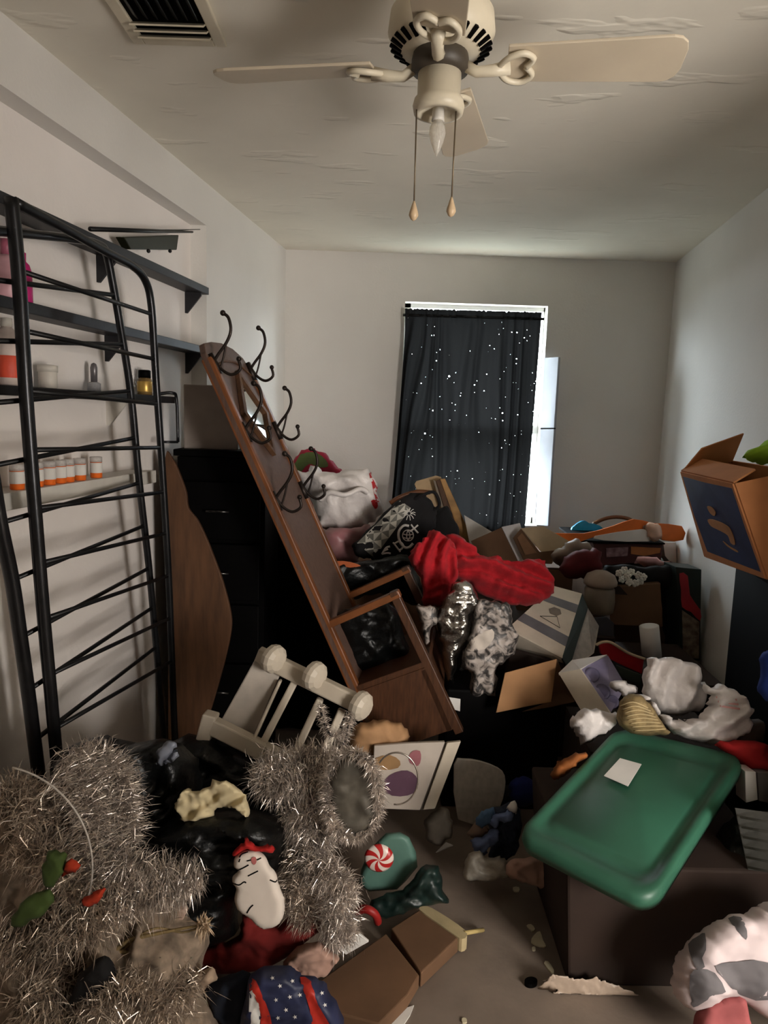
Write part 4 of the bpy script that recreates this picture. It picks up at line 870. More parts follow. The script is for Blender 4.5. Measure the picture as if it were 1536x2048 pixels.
soft('carrier_bag', 'small white plastic bag bunched left of the straw bundle', 'plastic bag', [(1140, 1444), (1150, 1428), (1168, 1418), (1200, 1420), (1240, 1432), (1226, 1456), (1200, 1472), (1186, 1484), (1162, 1482), (1148, 1464)], 2.16, 0.035, M_BAGW, rim=14, wr=0.024, ws=12, seed=25, step=5, jit=9)
# straw bundle
sw = thing('straw_bundle', 'bundle of dried straw tied with twine between the white bags', 'straw bundle', P(1285, 1470, 2.1))
M_STRAW = mat('dry_straw', (150, 128, 88), 0.8, var=0.2, nscale=60)
puff('bundle', [(1240, 1404), (1250, 1390), (1276, 1388), (1298, 1408), (1318, 1440), (1336, 1468), (1290, 1470), (1238, 1450)], 2.06, 0.05, M_STRAW, sw, rim=26, wr=0.006, ws=60, fold=(3, 1, 0.4))
bs = LAST['bvh']; tw = MB()
for k in range(8): stroke(tw, [(1240 + k * 4, 1412 + k * 7), (1266 + k * 5, 1404 + k * 8), (1296 + k * 5, 1416 + k * 6)], 0.0018, bvh=bs, lift=0.002)
tw.build('twine', mat('pale_twine', (206, 184, 140), 0.8), sw, True)
# props under the white bags: a low carton
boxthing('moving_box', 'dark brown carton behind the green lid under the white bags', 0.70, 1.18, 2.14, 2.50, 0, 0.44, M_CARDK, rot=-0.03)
soft('dry_leaf_bunch', 'orange-brown dried leaf bunch poking out beside the green lid', 'dried leaves', [(1102, 1542), (1112, 1526), (1134, 1514), (1166, 1502), (1176, 1512), (1150, 1534), (1128, 1552), (1106, 1560)], 2.0, 0.02, mat('rust_leaf', (150, 86, 36), 0.8, var=0.2), rim=9, wr=0.012, ws=26)

# ------------------------------------------------------------------ green lid on a brown carton
bx = thing('brown_box', 'dark brown cardboard carton standing under the green lid', 'box', (0.82, 1.9, 0))
BLX, BRX = 0.535, 1.02
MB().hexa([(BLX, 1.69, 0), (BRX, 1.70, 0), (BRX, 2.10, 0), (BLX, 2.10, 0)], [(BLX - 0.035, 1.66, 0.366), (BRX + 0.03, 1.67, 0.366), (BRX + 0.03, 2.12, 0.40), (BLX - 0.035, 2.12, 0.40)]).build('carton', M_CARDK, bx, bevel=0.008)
gl_ = thing('tote_cover', 'large green plastic tote lid with a white label, lying askew on the carton', 'tote lid', (0.72, 1.8, 0.42))
L1, L2, L3, L4 = Z(1030, 1668, 0.415), Z(1302, 1806, 0.415), Z(1492, 1512, 0.53), Z(1236, 1452, 0.53)   # left, near, right, far
def lidp(s, t, h=0.0):
    p = L1.lerp(L2, s).lerp(L4.lerp(L3, s), t); nn = (L2 - L1).cross(L4 - L1).normalized(); return p + nn * h
def rrect(m, r, N=6):
    out = []
    for cx, cy, a0 in ((1 - m - r, 1 - m - r * .7, 0), (m + r, 1 - m - r * .7, 90), (m + r, m + r * .7, 180), (1 - m - r, m + r * .7, 270)):
        for k in range(N + 1):
            a = math.radians(a0 + 90 * k / N); out.append((cx + r * math.cos(a), cy + r * .7 * math.sin(a)))
    return out
rings = [(rrect(0.0, 0.14), -0.045), (rrect(-0.008, 0.14), -0.02), (rrect(0.0, 0.14), -0.004), (rrect(0.015, 0.13), 0.002), (rrect(0.06, 0.11), 0.002), (rrect(0.075, 0.10), -0.008), (rrect(0.13, 0.08), -0.009), (rrect(0.145, 0.08), -0.003)]
V = []; Fc = []; nr = len(rings[0][0])
for ring, h in rings: V += [lidp(s, t, h) for s, t in ring]
for i in range(len(rings) - 1):
    for k in range(nr): Fc.append((i * nr + k, i * nr + (k + 1) % nr, (i + 1) * nr + (k + 1) % nr, (i + 1) * nr + k))
Fc.append(tuple(range((len(rings) - 1) * nr, len(rings) * nr)))
V += [lidp(s, t, -0.012) for s, t in rrect(0.02, 0.13)]; k0 = len(rings) * nr
for k in range(nr): Fc.append((k0 + k, k0 + (k + 1) % nr, (k + 1) % nr, k))
o = link('lid', V, Fc, M_GREEN, gl_, True)
def lid_at(x, y, lift=0.004):
    nn = (L2 - L1).cross(L4 - L1).normalized(); d_ = ray(x, y); t = ((L1 - CAM).dot(nn) + lift) / d_.dot(nn); return CAM + d_ * t
q = [lid_at(1208, 1552), lid_at(1240, 1517), lid_at(1283, 1529), lid_at(1256, 1573)]
nn = (L2 - L1).cross(L4 - L1).normalized() * 0.0015
MB().hexa(q, [p + nn for p in q]).build('paper_label', M_PAPER, gl_)

# right-hand clutter behind and beside the carton
soft('garbage_bag', 'black garbage bag lying right of the brown carton', 'garbage bag', [(1420, 1700), (1460, 1640), (1540, 1620), (1640, 1640), (1640, 1840), (1500, 1850), (1400, 1850), (1390, 1780)], 1.80, 0.08, M_BAGK, rim=60, wr=0.02, ws=12, seed=31, step=9)
soft('red_cloth', 'bright red cloth peeping out right of the green lid', 'cloth', [(1430, 1490), (1470, 1480), (1545, 1492), (1560, 1545), (1496, 1545), (1470, 1520)], 2.0, 0.04, mat('scarlet_cloth', (186, 32, 34), 0.8), rim=16, wr=0.01)
sheet('white_box', 'white box with a grey side under the red cloth', 'box', [(1490, 1542), (1512, 1544), (1516, 1600), (1492, 1606)], 1.92, 0.06, M_PAPER)
sheet('grey_box', 'grey box beside the white one at the right edge', 'box', [(1514, 1544), (1560, 1548), (1560, 1612), (1518, 1602)], 1.94, 0.06, mat('mid_grey_card', (130, 124, 122), 0.7))
soft('dusty_bundle', 'dusty brown bundle behind the red cloth at the right edge', 'bundle', [(1440, 1462), (1480, 1440), (1550, 1440), (1580, 1500), (1500, 1500), (1450, 1488)], 2.1, 0.05, mat('dust_brown', (86, 74, 66), 0.9), rim=18, wr=0.012)
cp = thing('clear_bin', 'clear plastic bin with ribbed edge at the right edge', 'bin', P(1520, 1740, 1.66))
M_DUSK = glass_mix('smoky_plastic', (170, 168, 160), 0.10, 0.12)
for k in range(6):
    MB().tube([P(1480 + 3 * k, 1634 + 20 * k, 1.66), P(1570, 1650 + 20 * k, 1.6)], 0.003, 6).build('rib', M_DUSK, cp, True)
slab('bin_wall', [(1470, 1616), (1575, 1630), (1575, 1750), (1496, 1740)], 1.67, 0.003, M_DUSK, cp)
# ================================================================== FOREGROUND
M_TAN = mat('kraft_paper', (178, 136, 96), 0.8, var=0.1)
# white slatted frame
wf = thing('slatted_frame', 'white plastic slatted frame with round end caps tipped on its side', 'frame', P(560, 1530, 2.0))
M_WPL = mat('offwhite_plastic', (198, 186, 168), 0.5, var=0.05)
def rod(name, a, b, w, t=0.03, m=None):
    a, b = Vector(a), Vector(b); d_ = (b - a).normalized(); s1 = d_.cross(-FWD).normalized() * w / 2
    q = [a + s1, b + s1, b - s1, a - s1]; return MB().hexa(q, [x + FWD * t for x in q]).build(name, m or M_WPL, wf, bevel=0.005)
rod('top_rail', P(512, 1312, 2.06), P(708, 1408, 1.96), 0.048, 0.05)
rod('bottom_rail', P(414, 1452, 2.0), P(565, 1528, 1.92), 0.048, 0.05)
rod('slat', P(588, 1366, 2.02), P(524, 1490, 1.97), 0.022)
rod('slat', P(640, 1400, 2.0), P(590, 1508, 1.95), 0.022)
rod('slat', P(684, 1422, 1.98), P(642, 1520, 1.93), 0.024)
slab('end_panel', [(508, 1322), (560, 1350), (505, 1478), (438, 1448)], 2.05, 0.012, mat('translucent_white', (190, 180, 168), 0.5), wf, bevel=0.004)
rod('panel_edge', P(560, 1362, 2.03), P(506, 1482, 1.98), 0.010)
rod('foot', P(418, 1432, 2.0), P(404, 1484, 1.99), 0.042, 0.06)
for (x, y) in ((548, 1318), (630, 1352), (722, 1412)):
    ax = (P(708, 1408, 1.96) - P(512, 1312, 2.06)).normalized()
    cpn = MB(); c = P(x, y, 2.03 - (x - 548) * 0.0004)
    cpn.lathe([(0.01, -0.016), (0.042, -0.015), (0.045, 0.0), (0.042, 0.012), (0.03, 0.022), (0.01, 0.026)], c, 12, ax + Vector((0, -0.35, 0.1))); cpn.build('end_cap', M_WPL, wf)
# black bags on the left
soft('garbage_bag', 'large black garbage bag under the white slatted frame', 'garbage bag', [(285, 1520), (340, 1480), (420, 1470), (520, 1520), (580, 1540), (600, 1620), (560, 1680), (400, 1680), (300, 1640)], 2.06, 0.12, M_BAGK, rim=60, wr=0.03, ws=11, seed=41, step=8)
soft('garbage_bag', 'black garbage bag with tied neck beside the bed frame foot', 'garbage bag', [(122, 1540), (132, 1506), (165, 1484), (215, 1472), (270, 1484), (330, 1478), (372, 1492), (396, 1530), (404, 1580), (380, 1650), (330, 1700), (230, 1700), (140, 1640)], 1.80, 0.12, M_BAGK, rim=50, wr=0.034, ws=10, seed=42, step=7)
soft('garbage_bag', 'slumped black garbage bag behind the white snowman cutout', 'garbage bag', [(236, 1712), (290, 1660), (370, 1630), (460, 1618), (540, 1626), (575, 1660), (560, 1740), (480, 1800), (470, 1870), (380, 1890), (290, 1860), (240, 1790)], 1.68, 0.11, M_BAGK, rim=55, wr=0.032, ws=10, seed=43, step=7, fold=(0.6, 1, 2.2))
soft('plastic_scrap', 'thin bluish plastic scrap shining on the tied black bag', 'plastic scrap', [(318, 1500), (340, 1482), (352, 1492), (330, 1520), (350, 1500), (358, 1512), (330, 1530), (312, 1526)], 1.66, 0.006, mat('bluish_film', (130, 134, 146), 0.3), rim=6, wr=0.004)
soft('beige_cloth', 'pale beige crumpled cloth draped over the black bag', 'cloth', [(349, 1612), (362, 1592), (376, 1574), (388, 1584), (428, 1564), (466, 1568), (486, 1586), (498, 1612), (497, 1636), (480, 1626), (464, 1616), (442, 1618), (418, 1634), (372, 1644), (362, 1628)], 1.62, 0.010, mat('ivory_cloth', (206, 190, 152), 0.85, var=0.06), rim=6, wr=0.022, ws=11, seed=44, step=4, jit=7, folds=(0.008, 0.2, 0.6, 0.8))
# shaggy cream rug that everything on the left lies on
SH = soft('shaggy_rug', 'rumpled pale shaggy rug heaped in the lower left corner', 'rug', [(-60, 1600), (20, 1570), (100, 1580), (170, 1560), (220, 1620), (260, 1700), (330, 1740), (380, 1770), (370, 1830), (420, 1870), (400, 1960), (440, 2060), (400, 2110), (-60, 2110)], 1.56, 0.10, mat('taupe_shag', (148, 130, 112), 0.95, var=0.25, nscale=30), rim=110, wr=0.05, ws=9, seed=51, step=9, ky=0.00035)
bv = LAST['bvh']
def on_rug(x, y, lift=0.03):
    h = hit(x, y, lift, bv); return h if h is not None else P(x, y, 1.5)
def rugpath(pts, lift=0.03): return [on_rug(x, y, lift) for x, y in pts]
# tinsel on the left
garland('tinsel_garland', 'silver tinsel garland hanging down before the tied black bag', PP([(150, 1530, 1.52), (175, 1590, 1.5), (190, 1660, 1.48), (215, 1730, 1.46), (290, 1765, 1.46), (370, 1765, 1.5)]), 0.06, 5200, 0.062, 0.0026, seed=1)
garland('tinsel_garland', 'silver tinsel strand along the top of the black bag', PP([(165, 1520, 1.6), (205, 1530, 1.58), (235, 1560, 1.56), (240, 1620, 1.54), (250, 1680, 1.5)]), 0.05, 3600, 0.06, 0.0026, seed=2)
garland('tinsel_garland', 'dull tinsel heaped at the left edge under the clear hoop', rugpath([(-20, 1600), (40, 1590), (100, 1640), (60, 1690), (130, 1720), (160, 1790), (240, 1800), (180, 1850), (90, 1860)]), 0.06, 5600, 0.062, 0.0028, material=M_TIN2, seed=3)
garland('tinsel_garland', 'tangled beige tinsel along the bottom left corner', rugpath([(-20, 1880), (60, 1900), (120, 1960), (60, 2010), (160, 2040), (240, 1980), (330, 2010), (380, 1960)]), 0.05, 4200, 0.06, 0.0028, material=M_TIN2, seed=4)
garland('tinsel_garland', 'bright tinsel tail pointing at the white snowman cutout', PP([(250, 1790, 1.46), (310, 1778, 1.46), (350, 1766, 1.48), (392, 1752, 1.5)]), 0.03, 2200, 0.05, 0.0026, seed=5)
# tinsel wreath and its trailing garland in the middle
cw = P(705, 1590, 1.72); ring = [P(705 + 52 * math.cos(a), 1590 + 84 * math.sin(a), 1.62 + 0.02 * math.sin(a * 2)) for a in np.linspace(0, 2 * math.pi, 17)]
WRE = garland('tinsel_wreath', 'oval silver tinsel wreath standing in front of the painted canvas', ring, 0.010, 2600, 0.034, 0.0024, seed=6, cat='wreath')
puff('silver_disc', [(705 + 48 * math.cos(a), 1590 + 80 * math.sin(a)) for a in np.linspace(0, 2 * math.pi, 14, endpoint=False)], 1.63, 0.008, mat('dull_silver_cloth', (96, 90, 80), 0.6, 0.3, var=0.2), WRE, rim=16, wr=0.01, ws=20)
garland('tinsel_garland', 'thick silver tinsel garland left of the wreath', PP([(690, 1530, 1.78), (650, 1528, 1.76), (590, 1530, 1.74), (530, 1546, 1.72), (560, 1570, 1.7), (620, 1560, 1.7), (650, 1610, 1.7), (590, 1630, 1.68), (630, 1670, 1.66)]), 0.05, 7600, 0.058, 0.0026, seed=7)
garland('tinsel_garland', 'tinsel strand curling up over the white slatted frame', PP([(640, 1410, 1.86), (646, 1440, 1.82), (662, 1470, 1.8), (690, 1460, 1.84), (700, 1430, 1.86), (690, 1480, 1.82), (676, 1500, 1.8)]), 0.012, 620, 0.028, 0.0024, seed=8)
garland('tinsel_garland', 'long tinsel garland trailing down to the floor cards', PP([(650, 1670, 1.66), (620, 1720, 1.64), (660, 1750, 1.62), (690, 1780, 1.62), (670, 1820, 1.62), (690, 1860, 1.64), (660, 1870, 1.64)]), 0.04, 4600, 0.05, 0.0026, seed=9)
garland('tinsel_garland', 'dull tinsel clump right of the snowman cutout', PP([(590, 1700, 1.66), (600, 1740, 1.65), (590, 1790, 1.65), (620, 1840, 1.66)]), 0.04, 2600, 0.05, 0.0026, material=M_TIN2, seed=10)
# clear hoop at the left edge
o = MB().tube([P(-20 + 205 * math.cos(a), 1735 + 205 * math.sin(a), 1.40) for a in np.linspace(-1.35, 0.5, 26)], 0.0022, 6).build('clear_hoop', M_FROST, None, True); tag(o, 'thin clear plastic hoop arching over the tinsel at the left edge', 'hoop')
# small coloured pieces in the tinsel
M_MOSS = mat('moss_green', (66, 84, 34), 0.8, var=0.2)
for lab, ol, m_ in (('dark green cloth leaf in the tinsel, the upper one', [(85, 1760), (95, 1710), (115, 1700), (135, 1712), (128, 1745), (100, 1775)], M_MOSS), ('olive green cloth leaf in the tinsel, the lower one', [(20, 1840), (50, 1800), (90, 1780), (108, 1790), (95, 1820), (60, 1845), (30, 1852)], M_MOSS)):
    soft('cloth_leaf', lab, 'leaf', ol, 1.36, 0.015, m_, rim=14, wr=0.006, group='green leaves in the tinsel')
M_ORF = mat('rust_orange_felt', (176, 52, 22), 0.85)
for lab, ol in (('orange felt scrap beside the dark green leaf', [(124, 1748), (132, 1728), (148, 1720), (162, 1732), (150, 1745), (128, 1754)]), ('orange felt scrap lower in the tinsel heap', [(166, 1800), (180, 1788), (210, 1776), (208, 1792), (190, 1808), (170, 1812)])):
    soft('felt_scrap', lab, 'felt scrap', ol, 1.36, 0.010, M_ORF, rim=8, wr=0.004, group='orange felt scraps')
soft('black_sock', 'black sock lying in the tinsel near the bottom edge', 'sock', [(140, 1990), (170, 1940), (210, 1910), (235, 1945), (200, 1985), (150, 2010)], 1.36, 0.03, M_CLOTHK, rim=22, wr=0.008)
# twiggy raffia
for i, (pts, lab) in enumerate((([(225, 1905), (260, 1880), (310, 1868), (360, 1858), (415, 1848)], 'pale raffia twig reaching right across the dark bag'), ([(220, 1900), (280, 1912), (310, 1940), (340, 1965)], 'pale raffia twig bending down over the red cloth'), ([(230, 1980), (280, 1960), (325, 1945)], 'short raffia twig by the black sock'))):
    pa_ = spline([P(x, y, 1.42) for x, y in pts], 5); t_ = thing('raffia_twig', lab, 'raffia', pa_[0], 'raffia twigs')
    MB().tube(pa_, [0.006 - 0.004 * k / len(pa_) for k in range(len(pa_))], 6).build('stem', M_STRAW, t_, True)
    MB().tube([p + Vector((0.004, 0.004, -0.012 * math.sin(k * 0.5))) for k, p in enumerate(pa_)], 0.0025, 5).build('side_fibre', M_STRAW, t_, True)
    if i == 0:
        V_, F_ = strands(pa_[-3:], 120, 0.006, 0.03, 0.003, 77, 0.1); link('frayed_end', V_, F_, mat('pale_raffia', (206, 180, 150), 0.8), t_, False, 'stuff')
# pinkish foam blocks and cloth bottom left
sheet('foam_block', 'pinkish foam block on the slumped black bag', 'foam block', [(318, 1826), (330, 1818), (366, 1820), (366, 1840), (322, 1842)], 1.52, 0.03, mat('pink_foam', (186, 160, 144), 0.8), sm=2)
sheet('foam_block', 'pale foam wedge beside the raffia twigs', 'foam block', [(318, 1906), (372, 1892), (360, 1916), (338, 1924)], 1.46, 0.03, mat('pink_foam', (186, 160, 144), 0.8), sm=1)
soft('beige_rag', 'pinkish beige rag in front of the red cloth', 'cloth', [(350, 1975), (380, 1945), (430, 1938), (432, 1962), (400, 1985), (370, 2010)], 1.46, 0.02, mat('pink_beige_cloth', (170, 146, 124), 0.85), rim=12, wr=0.012, ws=16)
soft('navy_cloth', 'dark navy cloth beside the starry bag at the bottom', 'cloth', [(410, 1975), (440, 1955), (500, 1945), (500, 2020), (480, 2048), (440, 2040)], 1.50, 0.03, mat('navy_cloth', (26, 32, 46), 0.9), rim=18, wr=0.014)
soft('red_cloth', 'dark red felt cloth spread under the snowman cutout', 'cloth', [(350, 1930), (390, 1900), (440, 1884), (478, 1870), (484, 1832), (500, 1826), (560, 1846), (600, 1802), (640, 1826), (644, 1850), (610, 1886), (560, 1924), (500, 1944), (400, 1950)], 1.68, 0.03, mat('dark_red_felt', (118, 26, 22), 0.9, var=0.15), rim=20, wr=0.014, ws=9, seed=61, step=6)
# snowman cut-out
sn = thing('snowman_cutout', 'white felt snowman cutout with red hat lying on the red cloth', 'decoration', P(525, 1858, 1.52))
puff('body', [(468, 1722), (474, 1708), (490, 1701), (512, 1700), (530, 1712), (540, 1732), (553, 1748), (556, 1764), (562, 1780), (569, 1800), (569, 1822), (562, 1842), (548, 1854), (528, 1858), (512, 1850), (500, 1836), (490, 1830), (476, 1820), (469, 1800), (472, 1778), (465, 1764), (466, 1752), (476, 1742), (468, 1734)], 1.54, 0.022, mat('white_felt', (226, 214, 202), 0.85, var=0.03), sn, rim=16, wr=0.001, step=5, jit=1)
bn = LAST['bvh']
decal('nose', [(503, 1716), (511, 1714), (513, 1724), (508, 1730), (503, 1724)], mat('pink_felt', (190, 110, 106), 0.8), sn, bvh=bn, step=4)
lnm = MB()
for pts in ([(479, 1715), (484, 1708), (496, 1704)], [(478, 1724), (480, 1718)], [(494, 1722), (502, 1720)], [(514, 1720), (522, 1716)], [(472, 1742), (486, 1736), (497, 1730)], [(496, 1752), (508, 1746), (516, 1742)], [(466, 1766), (478, 1770), (488, 1764), (492, 1766)], [(540, 1760), (550, 1764), (554, 1760)], [(494, 1826), (500, 1816), (506, 1810)]):
    stroke(lnm, pts, 0.0016, 5, bvh=bn, lift=0.001)
lnm.build('drawn_lines', M_DARK, sn)
puff('hat', [(465, 1712), (470, 1698), (484, 1688), (494, 1676), (504, 1684), (514, 1690), (536, 1688), (552, 1698), (536, 1704), (512, 1702), (490, 1702), (474, 1710)], 1.54, 0.02, mat('red_felt_hat', (176, 26, 22), 0.85), sn, rim=10, wr=0.004, step=5)
# peppermint and teal box
tb = soft('teal_plate', 'teal eight-sided plate lying behind the peppermint ornament', 'plate', [(722, 1740), (738, 1700), (772, 1666), (800, 1664), (818, 1674), (832, 1704), (835, 1734), (812, 1762), (794, 1779), (738, 1783), (718, 1768)], 1.94, 0.02, mat('teal_plastic', (84, 118, 106), 0.5, var=0.1), rim=10, wr=0.001, sm=1)
pm = thing('peppermint_ornament', 'red and white swirled peppermint ornament on the teal plate', 'ornament', P(758, 1748, 1.77))
ctr = P(758, 1715, 1.88); ux = RT; uy = UP; M_CW = mat('candy_white', (226, 208, 198), 0.3, var=0.03); M_CR = mat('candy_red', (180, 40, 40), 0.3, var=0.05)
for k in range(12):
    a0 = 2 * math.pi * k / 12; V = []; Fc = []; nr_ = 8
    for i in range(nr_ + 1):
        r = i / nr_; tw_ = 0.9 * r; bulge = 0.016 * math.sqrt(max(0, 1 - r * r * 0.95))
        for j in range(4):
            a = a0 + tw_ + (2 * math.pi / 12) * j / 3; V.append(ctr + ux * (0.043 * r * math.cos(a)) + uy * (0.041 * r * math.sin(a)) - FWD * bulge)
    for i in range(nr_):
        for j in range(3): Fc.append((i * 4 + j, i * 4 + j + 1, i * 4 + 5 + j, i * 4 + 4 + j))
    n0 = len(V); V += [ctr + FWD * 0.012 + ux * (0.036 * math.cos(a0 + .9 + (2 * math.pi / 12) * j / 3)) + uy * (0.034 * math.sin(a0 + .9 + (2 * math.pi / 12) * j / 3)) for j in range(4)]
    for j in range(3): Fc.append((nr_ * 4 + j, nr_ * 4 + j + 1, n0 + j + 1, n0 + j))
    link('swirl_segment', V, Fc, M_CR if k % 2 else M_CW, pm, True)
MB().tube([ctr + UP * 0.036, ctr + UP * 0.05], 0.002, 5).build('hanger', M_CHROME, pm)
soft('green_leaf_bag', 'dark green crumpled foil leaf under the teal plate', 'foil leaf', [(742, 1800), (775, 1786), (812, 1776), (838, 1740), (866, 1730), (884, 1748), (882, 1776), (896, 1806), (850, 1810), (820, 1822), (770, 1836), (744, 1830)], 1.88, 0.03, mat('bottle_green_foil', (24, 42, 38), 0.4, var=0.3), rim=16, wr=0.02, ws=16, step=6)
o = MB().tube(spline([P(712, 1822, 1.74), P(732, 1818, 1.72), P(750, 1828, 1.72), P(756, 1844, 1.74)], 5), 0.011, 8).build('red_ribbon_end', mat('red_satin', (150, 30, 28), 0.5), None, True); tag(o, 'curl of red ribbon right of the tinsel tail', 'ribbon')
# painted canvas, hoop, paper bag
cv = thing('painted_canvas', 'white canvas board with purple painting leaning behind the tinsel wreath', 'canvas', P(820, 1620, 1.98))
slab('canvas_board', [(748, 1492), (812, 1487), (890, 1484), (840, 1621), (744, 1617)], 2.18, 0.018, mat('canvas_white', (188, 176, 164), 0.7, var=0.05), cv, bevel=0.003)
bc_ = LAST['bvh']
decal('purple_paint', [(770, 1560), (790, 1545), (815, 1541), (832, 1552), (837, 1568), (828, 1586), (800, 1593), (772, 1586)], mat('plum_paint', (104, 74, 92), 0.6, rgb2=(84, 56, 72)), cv, bvh=bc_)
decal('pink_paint', [(818, 1512), (826, 1502), (840, 1502), (842, 1518), (836, 1532), (820, 1526)], mat('rose_paint', (158, 98, 104), 0.6), cv, bvh=bc_)
decal('ochre_paint', [(752, 1516), (780, 1510), (800, 1522), (796, 1536), (765, 1540), (750, 1530)], mat('ochre_paint', (150, 116, 78), 0.6), cv, bvh=bc_)
slab('second_board', [(894, 1486), (922, 1483), (870, 1618), (846, 1620)], 2.205, 0.018, M_WPL, cv, bevel=0.003)
slab('board_gap', [(888, 1486), (900, 1486), (850, 1620), (840, 1620)], 2.215, 0.012, mat('grey_edge', (96, 88, 80), 0.6), cv)
hp = [P(793 + 43 * math.cos(a), 1557 + 52 * math.sin(a), 1.70) for a in np.linspace(-2.5, 1.7, 30)]
MB().tube(hp, 0.0022, 6).build('wire_hoop', mat('silver_wire', (200, 190, 180), 0.25, 0.9), WRE, True)
soft('paper_bag', 'crumpled tan paper bag behind the tinsel wreath', 'paper bag', [(704, 1512), (700, 1470), (716, 1448), (748, 1441), (782, 1441), (806, 1450), (818, 1468), (810, 1496), (786, 1514), (745, 1518)], 2.28, 0.07, M_TAN, rim=26, wr=0.012, ws=12, step=6)
soft('grey_rag', 'dull grey plastic rag under the painted canvas', 'plastic rag', [(850, 1640), (880, 1615), (900, 1625), (905, 1665), (880, 1690), (855, 1680)], 2.22, 0.03, mat('dull_grey_film', (104, 96, 86), 0.5), rim=14, wr=0.012)
sheet('bin_lid', 'frosted clear bin lid leaning behind the denim bundle', 'lid', [(916, 1640), (908, 1530), (926, 1518), (960, 1522), (996, 1536), (1010, 1552), (1010, 1580), (1000, 1616), (976, 1642)], 2.40, 0.012, M_FROST, sm=2, bevel=0.004)
soft('blue_bundle', 'bright navy blue knitted ball beside the green lid', 'knitted ball', [(1014, 1582), (1022, 1562), (1044, 1554), (1068, 1562), (1080, 1584), (1070, 1606), (1044, 1614), (1022, 1606)], 2.44, 0.05, mat('navy_knit', (26, 40, 110), 0.9, var=0.2), rim=30, wr=0.006, ws=40)
soft('dark_shoe', 'dark flat slipper beside the blue knitted ball', 'slipper', [(976, 1580), (996, 1568), (1022, 1572), (1026, 1602), (1004, 1608), (984, 1598)], 2.46, 0.03, M_CLOTHK, rim=12, wr=0.003)
dn = thing('denim_bundle', 'tangled blue denim and cloth bundle on the floor left of the green lid', 'clothes', P(990, 1715, 2.1))
M_ND = mat('navy_denim', (40, 48, 66), 0.9, var=0.3); M_LD = mat('light_denim', (108, 124, 164), 0.9, var=0.1); M_MD = mat('mid_denim', (72, 100, 132), 0.9, var=0.1)
puff('navy_cloth', [(966, 1640), (990, 1616), (1030, 1606), (1044, 1640), (1036, 1690), (1022, 1714), (990, 1728), (976, 1710), (990, 1680), (982, 1660)], 2.14, 0.02, M_ND, dn, rim=12, wr=0.026, ws=20, seed=71, step=4)
puff('light_denim', [(942, 1682), (958, 1676), (972, 1664), (994, 1658), (994, 1684), (976, 1698), (966, 1716), (950, 1702)], 2.10, 0.012, M_LD, dn, rim=10, wr=0.018, ws=24, seed=72, step=4)
puff('mid_denim', [(952, 1642), (962, 1626), (986, 1616), (990, 1630), (980, 1648), (958, 1652)], 2.10, 0.012, M_MD, dn, rim=9, wr=0.014, ws=24, seed=73, step=4)
puff('loose_strap', [(978, 1634), (1000, 1624), (1026, 1622), (1024, 1640), (1002, 1644), (992, 1656), (980, 1648)], 2.09, 0.010, M_LD, dn, rim=7, wr=0.012, ws=28, seed=74, step=4)
puff('tan_lining', [(936, 1664), (948, 1646), (968, 1652), (978, 1664), (956, 1676), (942, 1676)], 2.12, 0.010, mat('tan_lining', (136, 112, 96), 0.9), dn, rim=8, wr=0.012, ws=24, seed=75, step=4)
puff('white_hem', [(1012, 1614), (1032, 1604), (1034, 1626), (1022, 1622)], 2.09, 0.006, M_PAPER, dn, rim=6, wr=0.004, seed=76, step=4)
soft('clear_bag', 'small clear plastic bag on the floor below the denim bundle', 'plastic bag', [(927, 1754), (932, 1716), (944, 1704), (966, 1702), (972, 1716), (1004, 1714), (1014, 1728), (1020, 1752), (996, 1758), (960, 1762)], 2.05, 0.025, glass_mix('milky_film', (206, 198, 184), 0.55, 0.3), rim=14, wr=0.012, ws=20, step=5)
soft('pink_rag', 'pinkish beige cloth crumpled on the floor by the carton', 'cloth', [(1016, 1722), (1050, 1716), (1096, 1720), (1112, 1740), (1128, 1756), (1130, 1788), (1114, 1784), (1096, 1770), (1078, 1778), (1050, 1764), (1016, 1754)], 1.99, 0.02, mat('dusty_pink_cloth', (178, 142, 126), 0.85), rim=12, wr=0.014, ws=18, step=5)
# floor scraps
def flat(name, label, cat, outline, material, t=0.004, group=None, sm=2, z=0.0):
    ol = dens(outline, sm); pts = [Z(x, y, z + t) for x, y in ol]
    o = MB().hexa(pts, [p - Vector((0, 0, t - 0.0005)) for p in pts]).build(name, material); return tag(o, label, cat, group)
FLK = ('pale paint flake just above the largest one on the bare floor', 'largest pale paint flake on the bare floor', 'long slanting paint flake above the plastic film', 'tiny paint flake nearest the brown carton', 'rounded paint flake at the edge of the plastic film', 'faint paint flake below the pinkish beige cloth', 'lone paint flake at the bottom edge of the floor', 'tiny paint flake touching the largest one from below')
M_FLK = mat('paint_flake', (206, 196, 166), 0.8)
for i, ol in enumerate(([(1053, 1851), (1062, 1848), (1070, 1857), (1064, 1862)], [(1062, 1884), (1068, 1870), (1080, 1862), (1086, 1880), (1092, 1892), (1080, 1893)], [(1088, 1926), (1096, 1922), (1108, 1940), (1104, 1946)], [(1130, 1910), (1138, 1910), (1138, 1916), (1131, 1916)], [(1136, 1946), (1142, 1941), (1150, 1946), (1146, 1952)], [(1026, 1774), (1038, 1774), (1038, 1782), (1028, 1782)], [(924, 2036), (932, 2036), (934, 2044), (925, 2045)], [(1064, 1894), (1070, 1893), (1071, 1900), (1065, 1900)])):
    flat('paint_flake', FLK[i], 'paint flake', ol, M_FLK, group='paint flakes on the floor')
flat('paper_scrap', 'white triangular paper scrap on the floor by the canvas', 'paper scrap', [(872, 1704), (892, 1684), (906, 1690)], M_PAPER, sm=1)
